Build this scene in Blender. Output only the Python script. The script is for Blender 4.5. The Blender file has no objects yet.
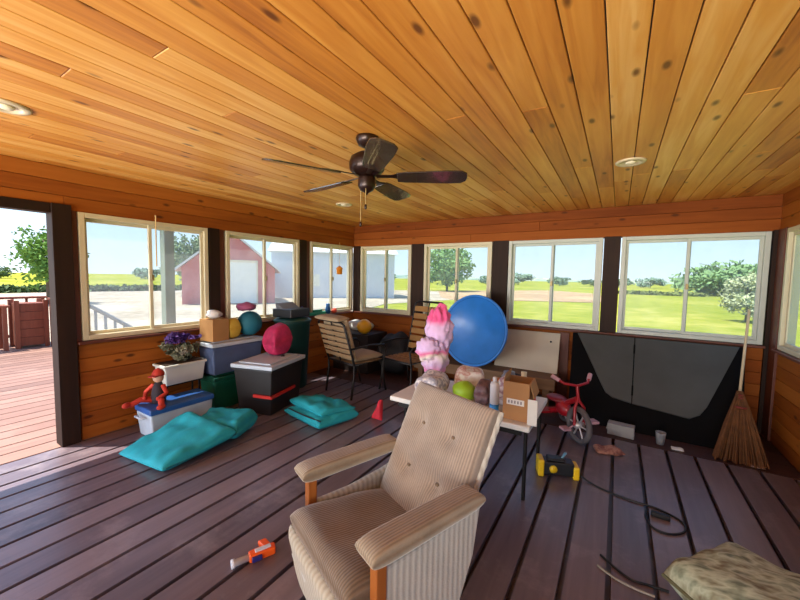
import bpy, bmesh, math, random
from mathutils import Vector, Matrix, noise
random.seed(7)
S = bpy.context.scene
COL = S.collection
PI = math.pi
# ------------------------------------------------------------------ camera
yaw, pitch, roll, CAMZ = .555, -.066, .018, 1.5
F = Vector((-math.sin(yaw)*math.cos(pitch), math.cos(yaw)*math.cos(pitch), math.sin(pitch)))
R0 = Vector((math.cos(yaw), math.sin(yaw), 0)); U0 = R0.cross(F)
Rv = math.cos(roll)*R0 + math.sin(roll)*U0
Uv = -math.sin(roll)*R0 + math.cos(roll)*U0
cd = bpy.data.cameras.new('camera'); cam = bpy.data.objects.new('camera', cd); COL.objects.link(cam)
cam.matrix_world = Matrix(((Rv.x, Uv.x, -F.x, 0), (Rv.y, Uv.y, -F.y, 0), (Rv.z, Uv.z, -F.z, CAMZ), (0, 0, 0, 1)))
cd.sensor_fit = 'HORIZONTAL'; cd.sensor_width = 36; cd.lens = 36*351.5/800
cd.clip_start = .05; cd.clip_end = 2000
S.camera = cam
# ------------------------------------------------------------------ sky, sun, large lights, exposure
S.view_settings.view_transform = 'Standard'; S.view_settings.look = 'None'
S.view_settings.gamma = 1; S.view_settings.use_curve_mapping = False
S.view_settings.exposure = 0.0
W = bpy.data.worlds.new('world'); S.world = W; W.use_nodes = True
nt = W.node_tree; nt.nodes.clear()
tc = nt.nodes.new('ShaderNodeTexCoord'); sx = nt.nodes.new('ShaderNodeSeparateXYZ')
rp = nt.nodes.new('ShaderNodeValToRGB'); bg = nt.nodes.new('ShaderNodeBackground'); ow = nt.nodes.new('ShaderNodeOutputWorld')
nt.links.new(tc.outputs['Generated'], sx.inputs[0]); nt.links.new(sx.outputs['Z'], rp.inputs[0])
nt.links.new(rp.outputs[0], bg.inputs[0]); nt.links.new(bg.outputs[0], ow.inputs[0])
e = rp.color_ramp.elements
e[0].position = 0.0; e[0].color = (.80, .90, .98, 1)
e[1].position = .5; e[1].color = (.28, .50, .95, 1)
k = e.new(.12); k.color = (.62, .82, 1, 1)
bg.inputs[1].default_value = 1.65
sd = bpy.data.lights.new('sun', 'SUN'); sd.energy = 11; sd.color = (1, .94, .84); sd.angle = .009
sun = bpy.data.objects.new('sun', sd); COL.objects.link(sun)
sun.rotation_euler = Vector((.30, .22, -1)).to_track_quat('-Z', 'Y').to_euler()
def area(name, loc, aim, sx_, sy_, power, color):
    d = bpy.data.lights.new(name, 'AREA'); d.shape = 'RECTANGLE'; d.size = sx_; d.size_y = sy_; d.energy = power; d.color = color
    o = bpy.data.objects.new(name, d); COL.objects.link(o); o.location = loc
    o.rotation_euler = (Vector(aim)-Vector(loc)).to_track_quat('-Z', 'Y').to_euler()
    return o
area('rear_fill', (-1.3, -4.2, .2), (-1.3, 1.2, 2.9), 6.0, 1.6, 255, (1, .95, .90)).data.spread = math.radians(95)  # unseen fill lamp behind the camera, added to brighten the ceiling and room
area('side_fill', (-4.6, -1.4, 1.1), (0, .8, 1.3), 2.6, 1.6, 85, (.62, .80, 1))  # unseen bluish fill lamp, added to cool the floor on the left

# ------------------------------------------------------------------ materials
def lin(c):
    f = lambda v: v/12.92 if v <= .04045 else ((v+.055)/1.055)**2.4
    return tuple(f(v/255) for v in c)+(1,)
MC = {}
def mat(name, rgb, rough=.6, metal=0, var=.12, vs=6, sheen=0, bump=0, bs=40, spec=.5, coat=0):
    """srgb 0..255 base colour with a little procedural mottling"""
    if name in MC: return MC[name]
    m = bpy.data.materials.new(name); m.use_nodes = True; t = m.node_tree; b = t.nodes['Principled BSDF']
    c = lin(rgb); tcn = t.nodes.new('ShaderNodeTexCoord'); n = t.nodes.new('ShaderNodeTexNoise')
    n.inputs['Scale'].default_value = vs; n.inputs['Detail'].default_value = 4
    t.links.new(tcn.outputs['Object'], n.inputs['Vector'])
    r = t.nodes.new('ShaderNodeValToRGB')
    r.color_ramp.elements[0].position = .3; r.color_ramp.elements[1].position = .7
    r.color_ramp.elements[0].color = tuple(max(0, v*(1-var)) for v in c[:3])+(1,)
    r.color_ramp.elements[1].color = tuple(min(1, v*(1+var)) for v in c[:3])+(1,)
    t.links.new(n.outputs[0], r.inputs[0]); t.links.new(r.outputs[0], b.inputs['Base Color'])
    b.inputs['Roughness'].default_value = rough; b.inputs['Metallic'].default_value = metal
    b.inputs['Specular IOR Level'].default_value = spec
    if sheen: b.inputs['Sheen Weight'].default_value = sheen; b.inputs['Sheen Roughness'].default_value = .4
    if coat: b.inputs['Coat Weight'].default_value = coat
    if bump:
        n2 = t.nodes.new('ShaderNodeTexNoise'); n2.inputs['Scale'].default_value = bs; n2.inputs['Detail'].default_value = 5
        t.links.new(tcn.outputs['Object'], n2.inputs['Vector'])
        bp = t.nodes.new('ShaderNodeBump'); bp.inputs['Strength'].default_value = bump; bp.inputs['Distance'].default_value = .01
        t.links.new(n2.outputs[0], bp.inputs['Height']); t.links.new(bp.outputs[0], b.inputs['Normal'])
    MC[name] = m; return m

def wood(name, cols, along, rough=.5, knots=True, grain=.5, spread=.5, knot_col=(70, 35, 14), wear=None, spec=.5):
    """plank wood; each board's attribute 'rnd' shifts its tone and grain. along: 0 x, 1 y, 2 z"""
    m = bpy.data.materials.new(name); m.use_nodes = True; t = m.node_tree; N = t.nodes; L = t.links; b = N['Principled BSDF']
    tcn = N.new('ShaderNodeTexCoord'); at = N.new('ShaderNodeAttribute'); at.attribute_name = 'rnd'
    off = N.new('ShaderNodeVectorMath'); off.operation = 'SCALE'; off.inputs[0].default_value = (31, 47, 23)
    L.new(at.outputs['Fac'], off.inputs['Scale'])
    add = N.new('ShaderNodeVectorMath'); add.operation = 'ADD'
    L.new(tcn.outputs['Object'], add.inputs[0]); L.new(off.outputs[0], add.inputs[1])
    def mapped(a, c):
        mp = N.new('ShaderNodeVectorMath'); mp.operation = 'MULTIPLY'
        mp.inputs[1].default_value = tuple(a if i == along else c for i in range(3)); L.new(add.outputs[0], mp.inputs[0]); return mp
    g = N.new('ShaderNodeTexNoise'); g.inputs['Scale'].default_value = 1; g.inputs['Detail'].default_value = 6; g.inputs['Distortion'].default_value = .6
    L.new(mapped(1.6, 26).outputs[0], g.inputs['Vector'])
    g2 = N.new('ShaderNodeTexNoise'); g2.inputs['Scale'].default_value = 1; g2.inputs['Detail'].default_value = 2
    L.new(mapped(.9, 3).outputs[0], g2.inputs['Vector'])
    # tone = rnd*spread + grain*(noise) ...
    m1 = N.new('ShaderNodeMath'); m1.operation = 'MULTIPLY_ADD'; m1.inputs[1].default_value = grain; L.new(g.outputs[0], m1.inputs[0])
    m0 = N.new('ShaderNodeMath'); m0.operation = 'MULTIPLY_ADD'; m0.inputs[1].default_value = spread; m0.inputs[2].default_value = .5-spread/2-grain/2-.2
    L.new(at.outputs['Fac'], m0.inputs[0]); 
    m2 = N.new('ShaderNodeMath'); m2.operation = 'MULTIPLY_ADD'; m2.inputs[1].default_value = .4; L.new(g2.outputs[0], m2.inputs[0]); L.new(m0.outputs[0], m2.inputs[2])
    L.new(m2.outputs[0], m1.inputs[2])
    r = N.new('ShaderNodeValToRGB'); el = r.color_ramp.elements
    el[0].position = .15; el[0].color = lin(cols[0]); el[1].position = .85; el[1].color = lin(cols[-1])
    for i, c in enumerate(cols[1:-1]): q = el.new(.15+.7*(i+1)/(len(cols)-1)); q.color = lin(c)
    L.new(m1.outputs[0], r.inputs[0]); out = r.outputs[0]
    if knots:
        v = N.new('ShaderNodeTexVoronoi'); v.inputs['Scale'].default_value = 1; L.new(mapped(3.4, 8).outputs[0], v.inputs['Vector'])
        kr = N.new('ShaderNodeValToRGB'); kr.color_ramp.elements[0].position = .07; kr.color_ramp.elements[0].color = (1, 1, 1, 1)
        kr.color_ramp.elements[1].position = .16; kr.color_ramp.elements[1].color = (0, 0, 0, 1)
        L.new(v.outputs['Distance'], kr.inputs[0])
        mx = N.new('ShaderNodeMix'); mx.data_type = 'RGBA'; mx.inputs['B'].default_value = lin(knot_col)
        km = N.new('ShaderNodeMath'); km.operation = 'MULTIPLY'; km.inputs[1].default_value = .85; L.new(kr.outputs[0], km.inputs[0])
        L.new(km.outputs[0], mx.inputs['Factor']); L.new(out, mx.inputs['A']); out = mx.outputs['Result']
    if wear:
        w = N.new('ShaderNodeTexNoise'); w.inputs['Scale'].default_value = 2.2; w.inputs['Detail'].default_value = 8; w.inputs['Roughness'].default_value = .7
        L.new(tcn.outputs['Object'], w.inputs['Vector'])
        wr = N.new('ShaderNodeValToRGB'); wr.color_ramp.elements[0].position = .52; wr.color_ramp.elements[1].position = .75; L.new(w.outputs[0], wr.inputs[0])
        wm = N.new('ShaderNodeMath'); wm.operation = 'MULTIPLY'; wm.inputs[1].default_value = .65; L.new(wr.outputs[0], wm.inputs[0])
        mx = N.new('ShaderNodeMix'); mx.data_type = 'RGBA'; mx.inputs['B'].default_value = lin(wear)
        L.new(wm.outputs[0], mx.inputs['Factor']); L.new(out, mx.inputs['A']); out = mx.outputs['Result']
    L.new(out, b.inputs['Base Color']); b.inputs['Roughness'].default_value = rough; b.inputs['Specular IOR Level'].default_value = spec
    bp = N.new('ShaderNodeBump'); bp.inputs['Strength'].default_value = .25; bp.inputs['Distance'].default_value = .004
    L.new(g.outputs[0], bp.inputs['Height']); L.new(bp.outputs[0], b.inputs['Normal'])
    return m

def stripes(name, c1, c2, axis, scale, rough=.8, sheen=.5, mott=.42):
    """velour with narrow stripes across the object's own axis"""
    m = bpy.data.materials.new(name); m.use_nodes = True; t = m.node_tree; N = t.nodes; L = t.links; b = N['Principled BSDF']
    tcn = N.new('ShaderNodeTexCoord'); w = N.new('ShaderNodeTexWave'); w.bands_direction = 'XYZ'[axis]; w.inputs['Scale'].default_value = scale
    w.inputs['Distortion'].default_value = .6; w.inputs['Detail'].default_value = 2; w.inputs['Detail Scale'].default_value = 3
    L.new(tcn.outputs['Object'], w.inputs['Vector'])
    n = N.new('ShaderNodeTexNoise'); n.inputs['Scale'].default_value = 9; n.inputs['Detail'].default_value = 7; L.new(tcn.outputs['Object'], n.inputs['Vector'])
    mm = N.new('ShaderNodeMath'); mm.operation = 'MULTIPLY_ADD'; mm.inputs[1].default_value = mott*4; mm.inputs[2].default_value = -mott*2
    L.new(n.outputs[0], mm.inputs[0])
    ad = N.new('ShaderNodeMath'); ad.operation = 'ADD'; ad.use_clamp = True; L.new(w.outputs['Fac'], ad.inputs[0]); L.new(mm.outputs[0], ad.inputs[1])
    mx = N.new('ShaderNodeMix'); mx.data_type = 'RGBA'; mx.inputs['A'].default_value = lin(c1); mx.inputs['B'].default_value = lin(c2)
    L.new(ad.outputs[0], mx.inputs['Factor']); L.new(mx.outputs['Result'], b.inputs['Base Color'])
    b.inputs['Roughness'].default_value = rough; b.inputs['Sheen Weight'].default_value = sheen; b.inputs['Specular IOR Level'].default_value = .2
    n3 = N.new('ShaderNodeTexNoise'); n3.inputs['Scale'].default_value = 55; L.new(tcn.outputs['Object'], n3.inputs['Vector'])
    a3 = N.new('ShaderNodeMath'); a3.operation = 'ADD'; L.new(w.outputs['Fac'], a3.inputs[0]); L.new(n3.outputs[0], a3.inputs[1])
    bp = N.new('ShaderNodeBump'); bp.inputs['Strength'].default_value = .4; bp.inputs['Distance'].default_value = .004
    L.new(a3.outputs[0], bp.inputs['Height']); L.new(bp.outputs[0], b.inputs['Normal'])
    return m

def patches(name, cols, scale=9, rough=.7, seed=0, axis_scale=(1, 1, 1)):
    """blotches of several colours (printed wrappers, mottled cloth)"""
    m = bpy.data.materials.new(name); m.use_nodes = True; t = m.node_tree; N = t.nodes; L = t.links; b = N['Principled BSDF']
    tcn = N.new('ShaderNodeTexCoord'); mp = N.new('ShaderNodeMapping'); mp.inputs['Location'].default_value = (seed*3.1, seed*1.7, seed); mp.inputs['Scale'].default_value = axis_scale
    n = N.new('ShaderNodeTexNoise'); n.inputs['Scale'].default_value = scale; n.inputs['Detail'].default_value = 3
    L.new(tcn.outputs['Object'], mp.inputs[0]); L.new(mp.outputs[0], n.inputs['Vector'])
    r = N.new('ShaderNodeValToRGB'); el = r.color_ramp.elements; nn = len(cols)
    el[0].position = .33; el[0].color = lin(cols[0]); el[1].position = .67; el[1].color = lin(cols[-1])
    for i, c in enumerate(cols[1:-1]): q = el.new(.33+.34*(i+1)/(nn-1)); q.color = lin(c)
    L.new(n.outputs[0], r.inputs[0]); L.new(r.outputs[0], b.inputs['Base Color']); b.inputs['Roughness'].default_value = rough
    return m

def glass_mat():
    m = bpy.data.materials.new('dusty_glass'); m.use_nodes = True; t = m.node_tree; N = t.nodes; L = t.links; N.clear()
    o = N.new('ShaderNodeOutputMaterial'); tr = N.new('ShaderNodeBsdfTransparent'); tr.inputs[0].default_value = (.82, .86, .87, 1)
    gl = N.new('ShaderNodeBsdfGlossy'); gl.inputs['Roughness'].default_value = .3
    df = N.new('ShaderNodeBsdfTranslucent'); df.inputs[0].default_value = (.8, .82, .85, 1)
    tcn = N.new('ShaderNodeTexCoord'); n = N.new('ShaderNodeTexNoise'); n.inputs['Scale'].default_value = 4; n.inputs['Detail'].default_value = 8
    L.new(tcn.outputs['Object'], n.inputs['Vector'])
    mr = N.new('ShaderNodeMapRange'); mr.inputs['From Min'].default_value = .35; mr.inputs['From Max'].default_value = .75; mr.inputs['To Min'].default_value = .04; mr.inputs['To Max'].default_value = .10
    L.new(n.outputs[0], mr.inputs[0])
    m1 = N.new('ShaderNodeMixShader'); L.new(mr.outputs[0], m1.inputs[0]); L.new(tr.outputs[0], m1.inputs[1]); L.new(df.outputs[0], m1.inputs[2])
    m2 = N.new('ShaderNodeMixShader'); m2.inputs[0].default_value = .008; L.new(m1.outputs[0], m2.inputs[1]); L.new(gl.outputs[0], m2.inputs[2])
    L.new(m2.outputs[0], o.inputs[0]); return m
GLASS = glass_mat()

# ------------------------------------------------------------------ mesh helpers
class MB:
    def __init__(s): s.v = []; s.f = []; s.r = []; s.sm = []
    def add(s, vs, fs, rnd=.5, smooth=False, M=None):
        n = len(s.v)
        s.v += [tuple(M @ Vector(p)) if M else tuple(p) for p in vs]
        for f in fs: s.f.append([i+n for i in f]); s.r.append(rnd); s.sm.append(smooth)
        return s
    def box(s, x0, x1, y0, y1, z0, z1, rnd=.5, M=None):
        vs = [(x, y, z) for z in (z0, z1) for y in (y0, y1) for x in (x0, x1)]
        return s.add(vs, [(0, 2, 3, 1), (4, 5, 7, 6), (0, 1, 5, 4), (2, 6, 7, 3), (0, 4, 6, 2), (1, 3, 7, 5)], rnd, False, M)
    def hexa(s, pts, rnd=.5):   # 4 bottom then 4 top, ring order
        return s.add(pts, [(3, 2, 1, 0), (4, 5, 6, 7), (0, 1, 5, 4), (1, 2, 6, 5), (2, 3, 7, 6), (3, 0, 4, 7)], rnd)
    def prism(s, poly, z0, z1, M=None, rnd=.5):
        n = len(poly); vs = [(x, y, z0) for x, y in poly]+[(x, y, z1) for x, y in poly]
        fs = [tuple(range(n-1, -1, -1)), tuple(range(n, 2*n))]+[(i, (i+1) % n, n+(i+1) % n, n+i) for i in range(n)]
        return s.add(vs, fs, rnd, False, M)
    def tube(s, pts, rad, seg=8, closed=False, cap=True):
        pts = [Vector(p) for p in pts]; n = len(pts)
        rads = rad if isinstance(rad, (list, tuple)) else [rad]*n
        vs = []; fs = []; prev = None
        for i, p in enumerate(pts):
            a = pts[(i-1) % n] if (closed or i > 0) else p; b = pts[(i+1) % n] if (closed or i < n-1) else p
            d = (b-a).normalized() if (b-a).length > 1e-9 else Vector((0, 0, 1))
            if prev is None:
                x = d.cross(Vector((0, 0, 1)) if abs(d.z) < .9 else Vector((1, 0, 0))).normalized()
            else:
                x = (prev-d*prev.dot(d)).normalized()
            prev = x; y = d.cross(x)
            for k_ in range(seg):
                an = 2*PI*k_/seg; vs.append(p+(x*math.cos(an)+y*math.sin(an))*rads[i])
        for i in range(n if closed else n-1):
            j = (i+1) % n
            for k_ in range(seg): fs.append((i*seg+k_, i*seg+(k_+1) % seg, j*seg+(k_+1) % seg, j*seg+k_))
        s.add(vs, fs, .5, True)
        if cap and not closed:
            s.add([vs[k_] for k_ in range(seg)], [tuple(range(seg-1, -1, -1))]); s.add([vs[(n-1)*seg+k_] for k_ in range(seg)], [tuple(range(seg))])
        return s
    def lathe(s, prof, seg=24, M=None, smooth=True):   # (r,z) profile
        vs = []; fs = []; n = len(prof)
        for r, z in prof:
            for k_ in range(seg): vs.append((r*math.cos(2*PI*k_/seg), r*math.sin(2*PI*k_/seg), z))
        for i in range(n-1):
            for k_ in range(seg): fs.append((i*seg+k_, i*seg+(k_+1) % seg, (i+1)*seg+(k_+1) % seg, (i+1)*seg+k_))
        if prof[0][0] > 1e-6: fs.append(tuple(range(seg-1, -1, -1)))
        if prof[-1][0] > 1e-6: fs.append(tuple((n-1)*seg+k_ for k_ in range(seg)))
        return s.add(vs, fs, .5, smooth, M)
    def ball(s, c, rx, ry=None, rz=None, seg=16, lump=0, sd=0, fr=2.2):
        ry = ry or rx; rz = rz or rx; vs = []; fs = []; rings = seg//2
        for i in range(rings+1):
            th = PI*i/rings
            for k_ in range(seg):
                a = 2*PI*k_/seg; d = Vector((math.sin(th)*math.cos(a), math.sin(th)*math.sin(a), math.cos(th)))
                q = 1+lump*noise.noise(d*fr+Vector((sd, sd*.7, 0)))
                vs.append((c[0]+d.x*rx*q, c[1]+d.y*ry*q, c[2]+d.z*rz*q))
        for i in range(rings):
            for k_ in range(seg): fs.append((i*seg+k_, (i+1)*seg+k_, (i+1)*seg+(k_+1) % seg, i*seg+(k_+1) % seg))
        return s.add(vs, fs, .5, True)
    def pad(s, quad, T, n=14, p=4, wr=0, ws=6, sd=0, sag=0):
        """cushion: quad = 4 corner points of its underside (ring), T thickness up the quad's normal (number or 4 numbers)"""
        q = [Vector(c) for c in quad]; nr = (q[1]-q[0]).cross(q[3]-q[0]).normalized()
        Ts = T if isinstance(T, (list, tuple)) else [T]*4
        def bil(u, v, a): return a[0]*(1-u)*(1-v)+a[1]*u*(1-v)+a[2]*u*v+a[3]*(1-u)*v
        top = []; bot = []
        for j in range(n+1):
            for i in range(n+1):
                u = .5-.5*math.cos(PI*i/n); v = .5-.5*math.cos(PI*j/n)
                P = bil(u, v, q); t = bil(u, v, Ts)
                e_ = max(0, (1-abs(2*u-1)**p))**(1/2.5)*max(0, (1-abs(2*v-1)**p))**(1/2.5)
                w = wr*noise.noise(P*ws+Vector((sd, 0, sd)))*min(1, e_*2)
                top.append(P+nr*(t*(.5+.5*e_)+w-sag*e_*math.sin(PI*u)*math.sin(PI*v))); bot.append(P+nr*(t*.5*(1-e_)))
        m = (n+1)*(n+1); fs = []
        for j in range(n):
            for i in range(n):
                a = j*(n+1)+i; fs.append((a, a+1, a+n+2, a+n+1)); fs.append((m+a+n+1, m+a+n+2, m+a+1, m+a))
        ring = [i for i in range(n)]+[n+j*(n+1) for j in range(n)]+[n*(n+1)+i for i in range(n, 0, -1)]+[j*(n+1) for j in range(n, 0, -1)]
        for a, b in zip(ring, ring[1:]+ring[:1]): fs.append((m+a, m+b, b, a))
        return s.add(top+bot, fs, .5, True)
    def build(s, name, material, parent=None, bevel=0, sub=0, loc=None, rot=None, weld=False):
        me = bpy.data.meshes.new(name); me.from_pydata(s.v, [], s.f); me.update()
        at = me.attributes.new('rnd', 'FLOAT', 'FACE'); at.data.foreach_set('value', s.r)
        me.polygons.foreach_set('use_smooth', s.sm)
        if weld:
            b = bmesh.new(); b.from_mesh(me); bmesh.ops.remove_doubles(b, verts=b.verts, dist=1e-5); bmesh.ops.recalc_face_normals(b, faces=b.faces); b.to_mesh(me); b.free()
        for m in (material if isinstance(material, (list, tuple)) else [material]): me.materials.append(m)
        o = bpy.data.objects.new(name, me); COL.objects.link(o)
        if parent: o.parent = parent
        if loc: o.location = loc
        if rot: o.rotation_euler = rot
        if bevel:
            md = o.modifiers.new('bevel', 'BEVEL'); md.width = bevel; md.segments = 3; md.limit_method = 'ANGLE'; md.angle_limit = .6
            md.harden_normals = False
        if sub: md = o.modifiers.new('sub', 'SUBSURF'); md.levels = sub; md.render_levels = sub
        return o
def tag(o, label=None, cat=None, group=None, kind=None):
    if label: o['label'] = label
    if cat: o['category'] = cat
    if group: o['group'] = group
    if kind: o['kind'] = kind
    return o
def thing(name, label, cat, loc=(0, 0, 0), rz=0, group=None):
    o = bpy.data.objects.new(name, None); COL.objects.link(o); o.location = loc; o.rotation_euler = (0, 0, rz)
    return tag(o, label, cat, group)
def copy_tree(o, parent=None):
    c = o.copy(); COL.objects.link(c)
    if parent: c.parent = parent
    for ch in list(o.children): copy_tree(ch, c)
    return c
def struct(o): o['kind'] = 'structure'; return o
def rotM(loc, rx=0, ry=0, rz=0):
    return Matrix.Translation(loc) @ Matrix.Rotation(rz, 4, 'Z') @ Matrix.Rotation(ry, 4, 'Y') @ Matrix.Rotation(rx, 4, 'X')

# ------------------------------------------------------------------ the setting
XL, YB, XR, ZC, ZS, ZT = -3.97, 4.84, 1.30, 2.36, .89, 2.006
YF = -3.0
ceil_m = wood('ceiling_pine', [(146, 76, 26), (192, 120, 44), (212, 146, 64), (230, 178, 104)], 1, .42, True, .62, .42, (84, 40, 14))
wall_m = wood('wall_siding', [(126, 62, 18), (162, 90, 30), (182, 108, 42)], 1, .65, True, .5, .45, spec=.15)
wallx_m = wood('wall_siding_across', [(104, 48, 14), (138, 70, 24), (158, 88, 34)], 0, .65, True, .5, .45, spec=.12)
deck_m = wood('deck_paint', [(88, 75, 81), (112, 97, 103), (134, 117, 121)], 1, .33, False, .6, .5, wear=(164, 150, 150), spec=.6)
deckx_m = wood('deck_border', [(58, 30, 22), (74, 42, 32), (84, 50, 40)], 0, .5, False, .6, .4)
deckout_m = wood('deck_weathered', [(112, 80, 68), (134, 98, 84), (150, 114, 98)], 1, .6, False, .6, .5, wear=(160, 128, 112))
post_m = wood('post_stain', [(30, 17, 11), (42, 25, 16), (56, 34, 22)], 2, .6, False, .6, .3, spec=.2)
red_trim_m = wood('trim_red_brown', [(72, 28, 14), (96, 42, 20), (112, 54, 28)], 2, .5, False, .6, .3)
dark_m = mat('dark_void', (22, 16, 14), .9)

# floor: boards along y
b = MB(); PITCH = .2; x = XL+.03; xs = []
x = -.17-PITCH*19
while x < XR:
    x0 = max(x+.013, XL-.05); x1 = min(x+PITCH-.013, XR)
    if x1 > x0:
        if x1 > -.17+.01: pass
        y = YF; brk = YF+random.uniform(3, 6.5)
        b.box(x0, x1, y, 3.84, -.035, 0, random.random())
    x += PITCH
b.box(XL-.05, XR+.1, YF, YB+.1, -.09, -.06, 0)
struct(b.build('floor', deck_m))
b = MB()
yy = 3.85
for w_ in (.24, .24, .24, .24): b.box(XL-.05, XR, yy, min(yy+w_-.008, YB), -.035, 0, random.random()); yy += w_
struct(b.build('floor_border', deckx_m))
# deck outside, one lower tone of the same boards
b = MB(); x = -.17-PITCH*20
while x > -10.6:
    b.box(x+.008, x+PITCH-.008, YF-1, 2.35, -.035, 0, random.random()); x -= PITCH
b.box(-10.5, XL-.06, YF-1, 2.35, -.6, -.036, .1)
struct(b.build('floor_outside', deckout_m))
# ceiling
b = MB(); cp = .13; x = -.08-cp*30
while x < XR+.1:
    x0, x1 = x+.0025, x+cp-.0025
    y = YF
    while y < YB+.1:
        ln = random.uniform(1.8, 4.2); y1 = min(y+ln, YB+.1)
        if YB+.1-y1 < .5: y1 = YB+.1
        b.box(max(x0, XL-.1), x1, y+.001, y1-.001, ZC, ZC+.02, random.random()); y = y1
    x += cp
struct(b.build('ceiling', ceil_m, bevel=.004))
b = MB(); b.box(XL-.12, XR+.12, YF, YB+.12, ZC+.021, ZC+.12)
struct(b.build('roof', mat('roof_felt', (70, 66, 62), .9)))

def siding_y(b, x0, x1, y0, y1, z0, z1, h):   # boards run along y
    z = z0; i = 0
    while z < z1-.01:
        zz = min(z+h, z1); cut = y0+(y1-y0)*random.uniform(.2, .8)
        for a, c in ((y0, cut), (cut, y1)): b.box(x0, x1, a+.0008, c-.0008, z+.002, zz-.002, random.random())
        z = zz
def siding_x(b, y0, y1, x0, x1, z0, z1, h):
    z = z0
    while z < z1-.01:
        zz = min(z+h, z1); cut = x0+(x1-x0)*random.uniform(.2, .8)
        for a, c in ((x0, cut), (cut, x1)): b.box(a+.0008, c-.0008, y0, y1, z+.002, zz-.002, random.random())
        z = zz
LW = [(1.13, 2.25), (2.47, 3.59), (3.82, 4.80)]
BW = [(-3.81, -2.80), (-2.57, -1.51), (-1.28, -.18), (.01, 1.24)]
RW = [(4.62, 3.42), (3.20, 2.0), (1.78, .6)]
TH = .12
b = MB()
siding_y(b, XL-.02, XL, 1.10, YB, .0, ZS-.03, .122)
siding_y(b, XL-.02, XL, YF, YB, ZT, ZC, .118)
b.box(XL-TH, XL-.021, 1.10, YB+TH, -.3, ZS-.03); b.box(XL-TH, XL-.021, YF, YB+TH, ZT, ZC+.02)
struct(b.build('wall_left', wall_m, bevel=.004))
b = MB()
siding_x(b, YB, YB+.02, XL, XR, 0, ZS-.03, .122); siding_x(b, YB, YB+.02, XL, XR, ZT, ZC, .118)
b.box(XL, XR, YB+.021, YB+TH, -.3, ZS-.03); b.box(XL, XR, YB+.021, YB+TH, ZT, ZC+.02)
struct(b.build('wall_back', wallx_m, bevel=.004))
b = MB()
siding_y(b, XR, XR+.02, YF, YB+.02, 0, ZS-.03, .122); siding_y(b, XR, XR+.02, YF, YB+.02, ZT, ZC, .118)
b.box(XR+.021, XR+TH, YF, YB+TH, -.3, ZS-.03); b.box(XR+.021, XR+TH, YF, YB+TH, ZT, ZC+.02)
struct(b.build('wall_right', wall_m, bevel=.004))
# posts between the windows (dark stained)
tn = [0]
def trim(x0, x1, y0, y1, z0, z1, m=post_m, bev=.004):
    tn[0] += 1; q = MB(); q.box(x0, x1, y0, y1, z0, z1, random.random())
    return struct(q.build('trim_%d' % tn[0], m, bevel=bev))
trim(XL-.12, XL+.03, .96, 1.085, 0, ZT+.045)
trim(XL-.09, XL+.0, 1.086, 1.125, ZS-.03, ZT+.009, red_trim_m)
trim(XL-.10, XL+.01, YF, .96, ZT-.035, ZT+.045)
for a, c in ((2.26, 2.46), (3.60, 3.81), (4.81, 4.84)):
    m_ = (a+c)/2
    if c-a > .1:
        trim(XL-.11, XL+.012, a+.005, m_+.03, ZS-.03, ZT+.009); trim(XL-.11, XL-.01, m_+.031, c-.003, ZS-.03, ZT+.009, red_trim_m)
for a, c in ((-2.79, -2.58), (-1.50, -1.29), (-.17, .0)):
    trim(a, c, YB-.012, YB+.1, ZS-.03, ZT+.009)
trim(XL, -3.82, YB-.02, YB+.1, ZS-.03, ZT+.009)
trim(1.25, XR, YB-.03, YB+.1, 0, ZT+.01)
trim(XR-.02, XR+.1, 4.64, YB-.031, 0, ZT+.01, red_trim_m)
for a, c in ((3.21, 3.41), (1.79, 1.99), (.3, .59)): trim(XR-.01, XR+.1, a, c, ZS-.03, ZT+.009)
trim(-.60, -.49, YB-.025, YB-.001, 0, ZS-.05, red_trim_m)
# window ledges and dark line below the frames
trim(XL-.08, XL+.06, 1.09, YB-.08, ZS-.028, ZS-.004, red_trim_m)
trim(XL+.061, 1.249, YB-.07, YB+.08, ZS-.028, ZS-.004, red_trim_m)
trim(XR-.05, XR+.08, YF, 4.63, ZS-.028, ZS-.004, red_trim_m)

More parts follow.
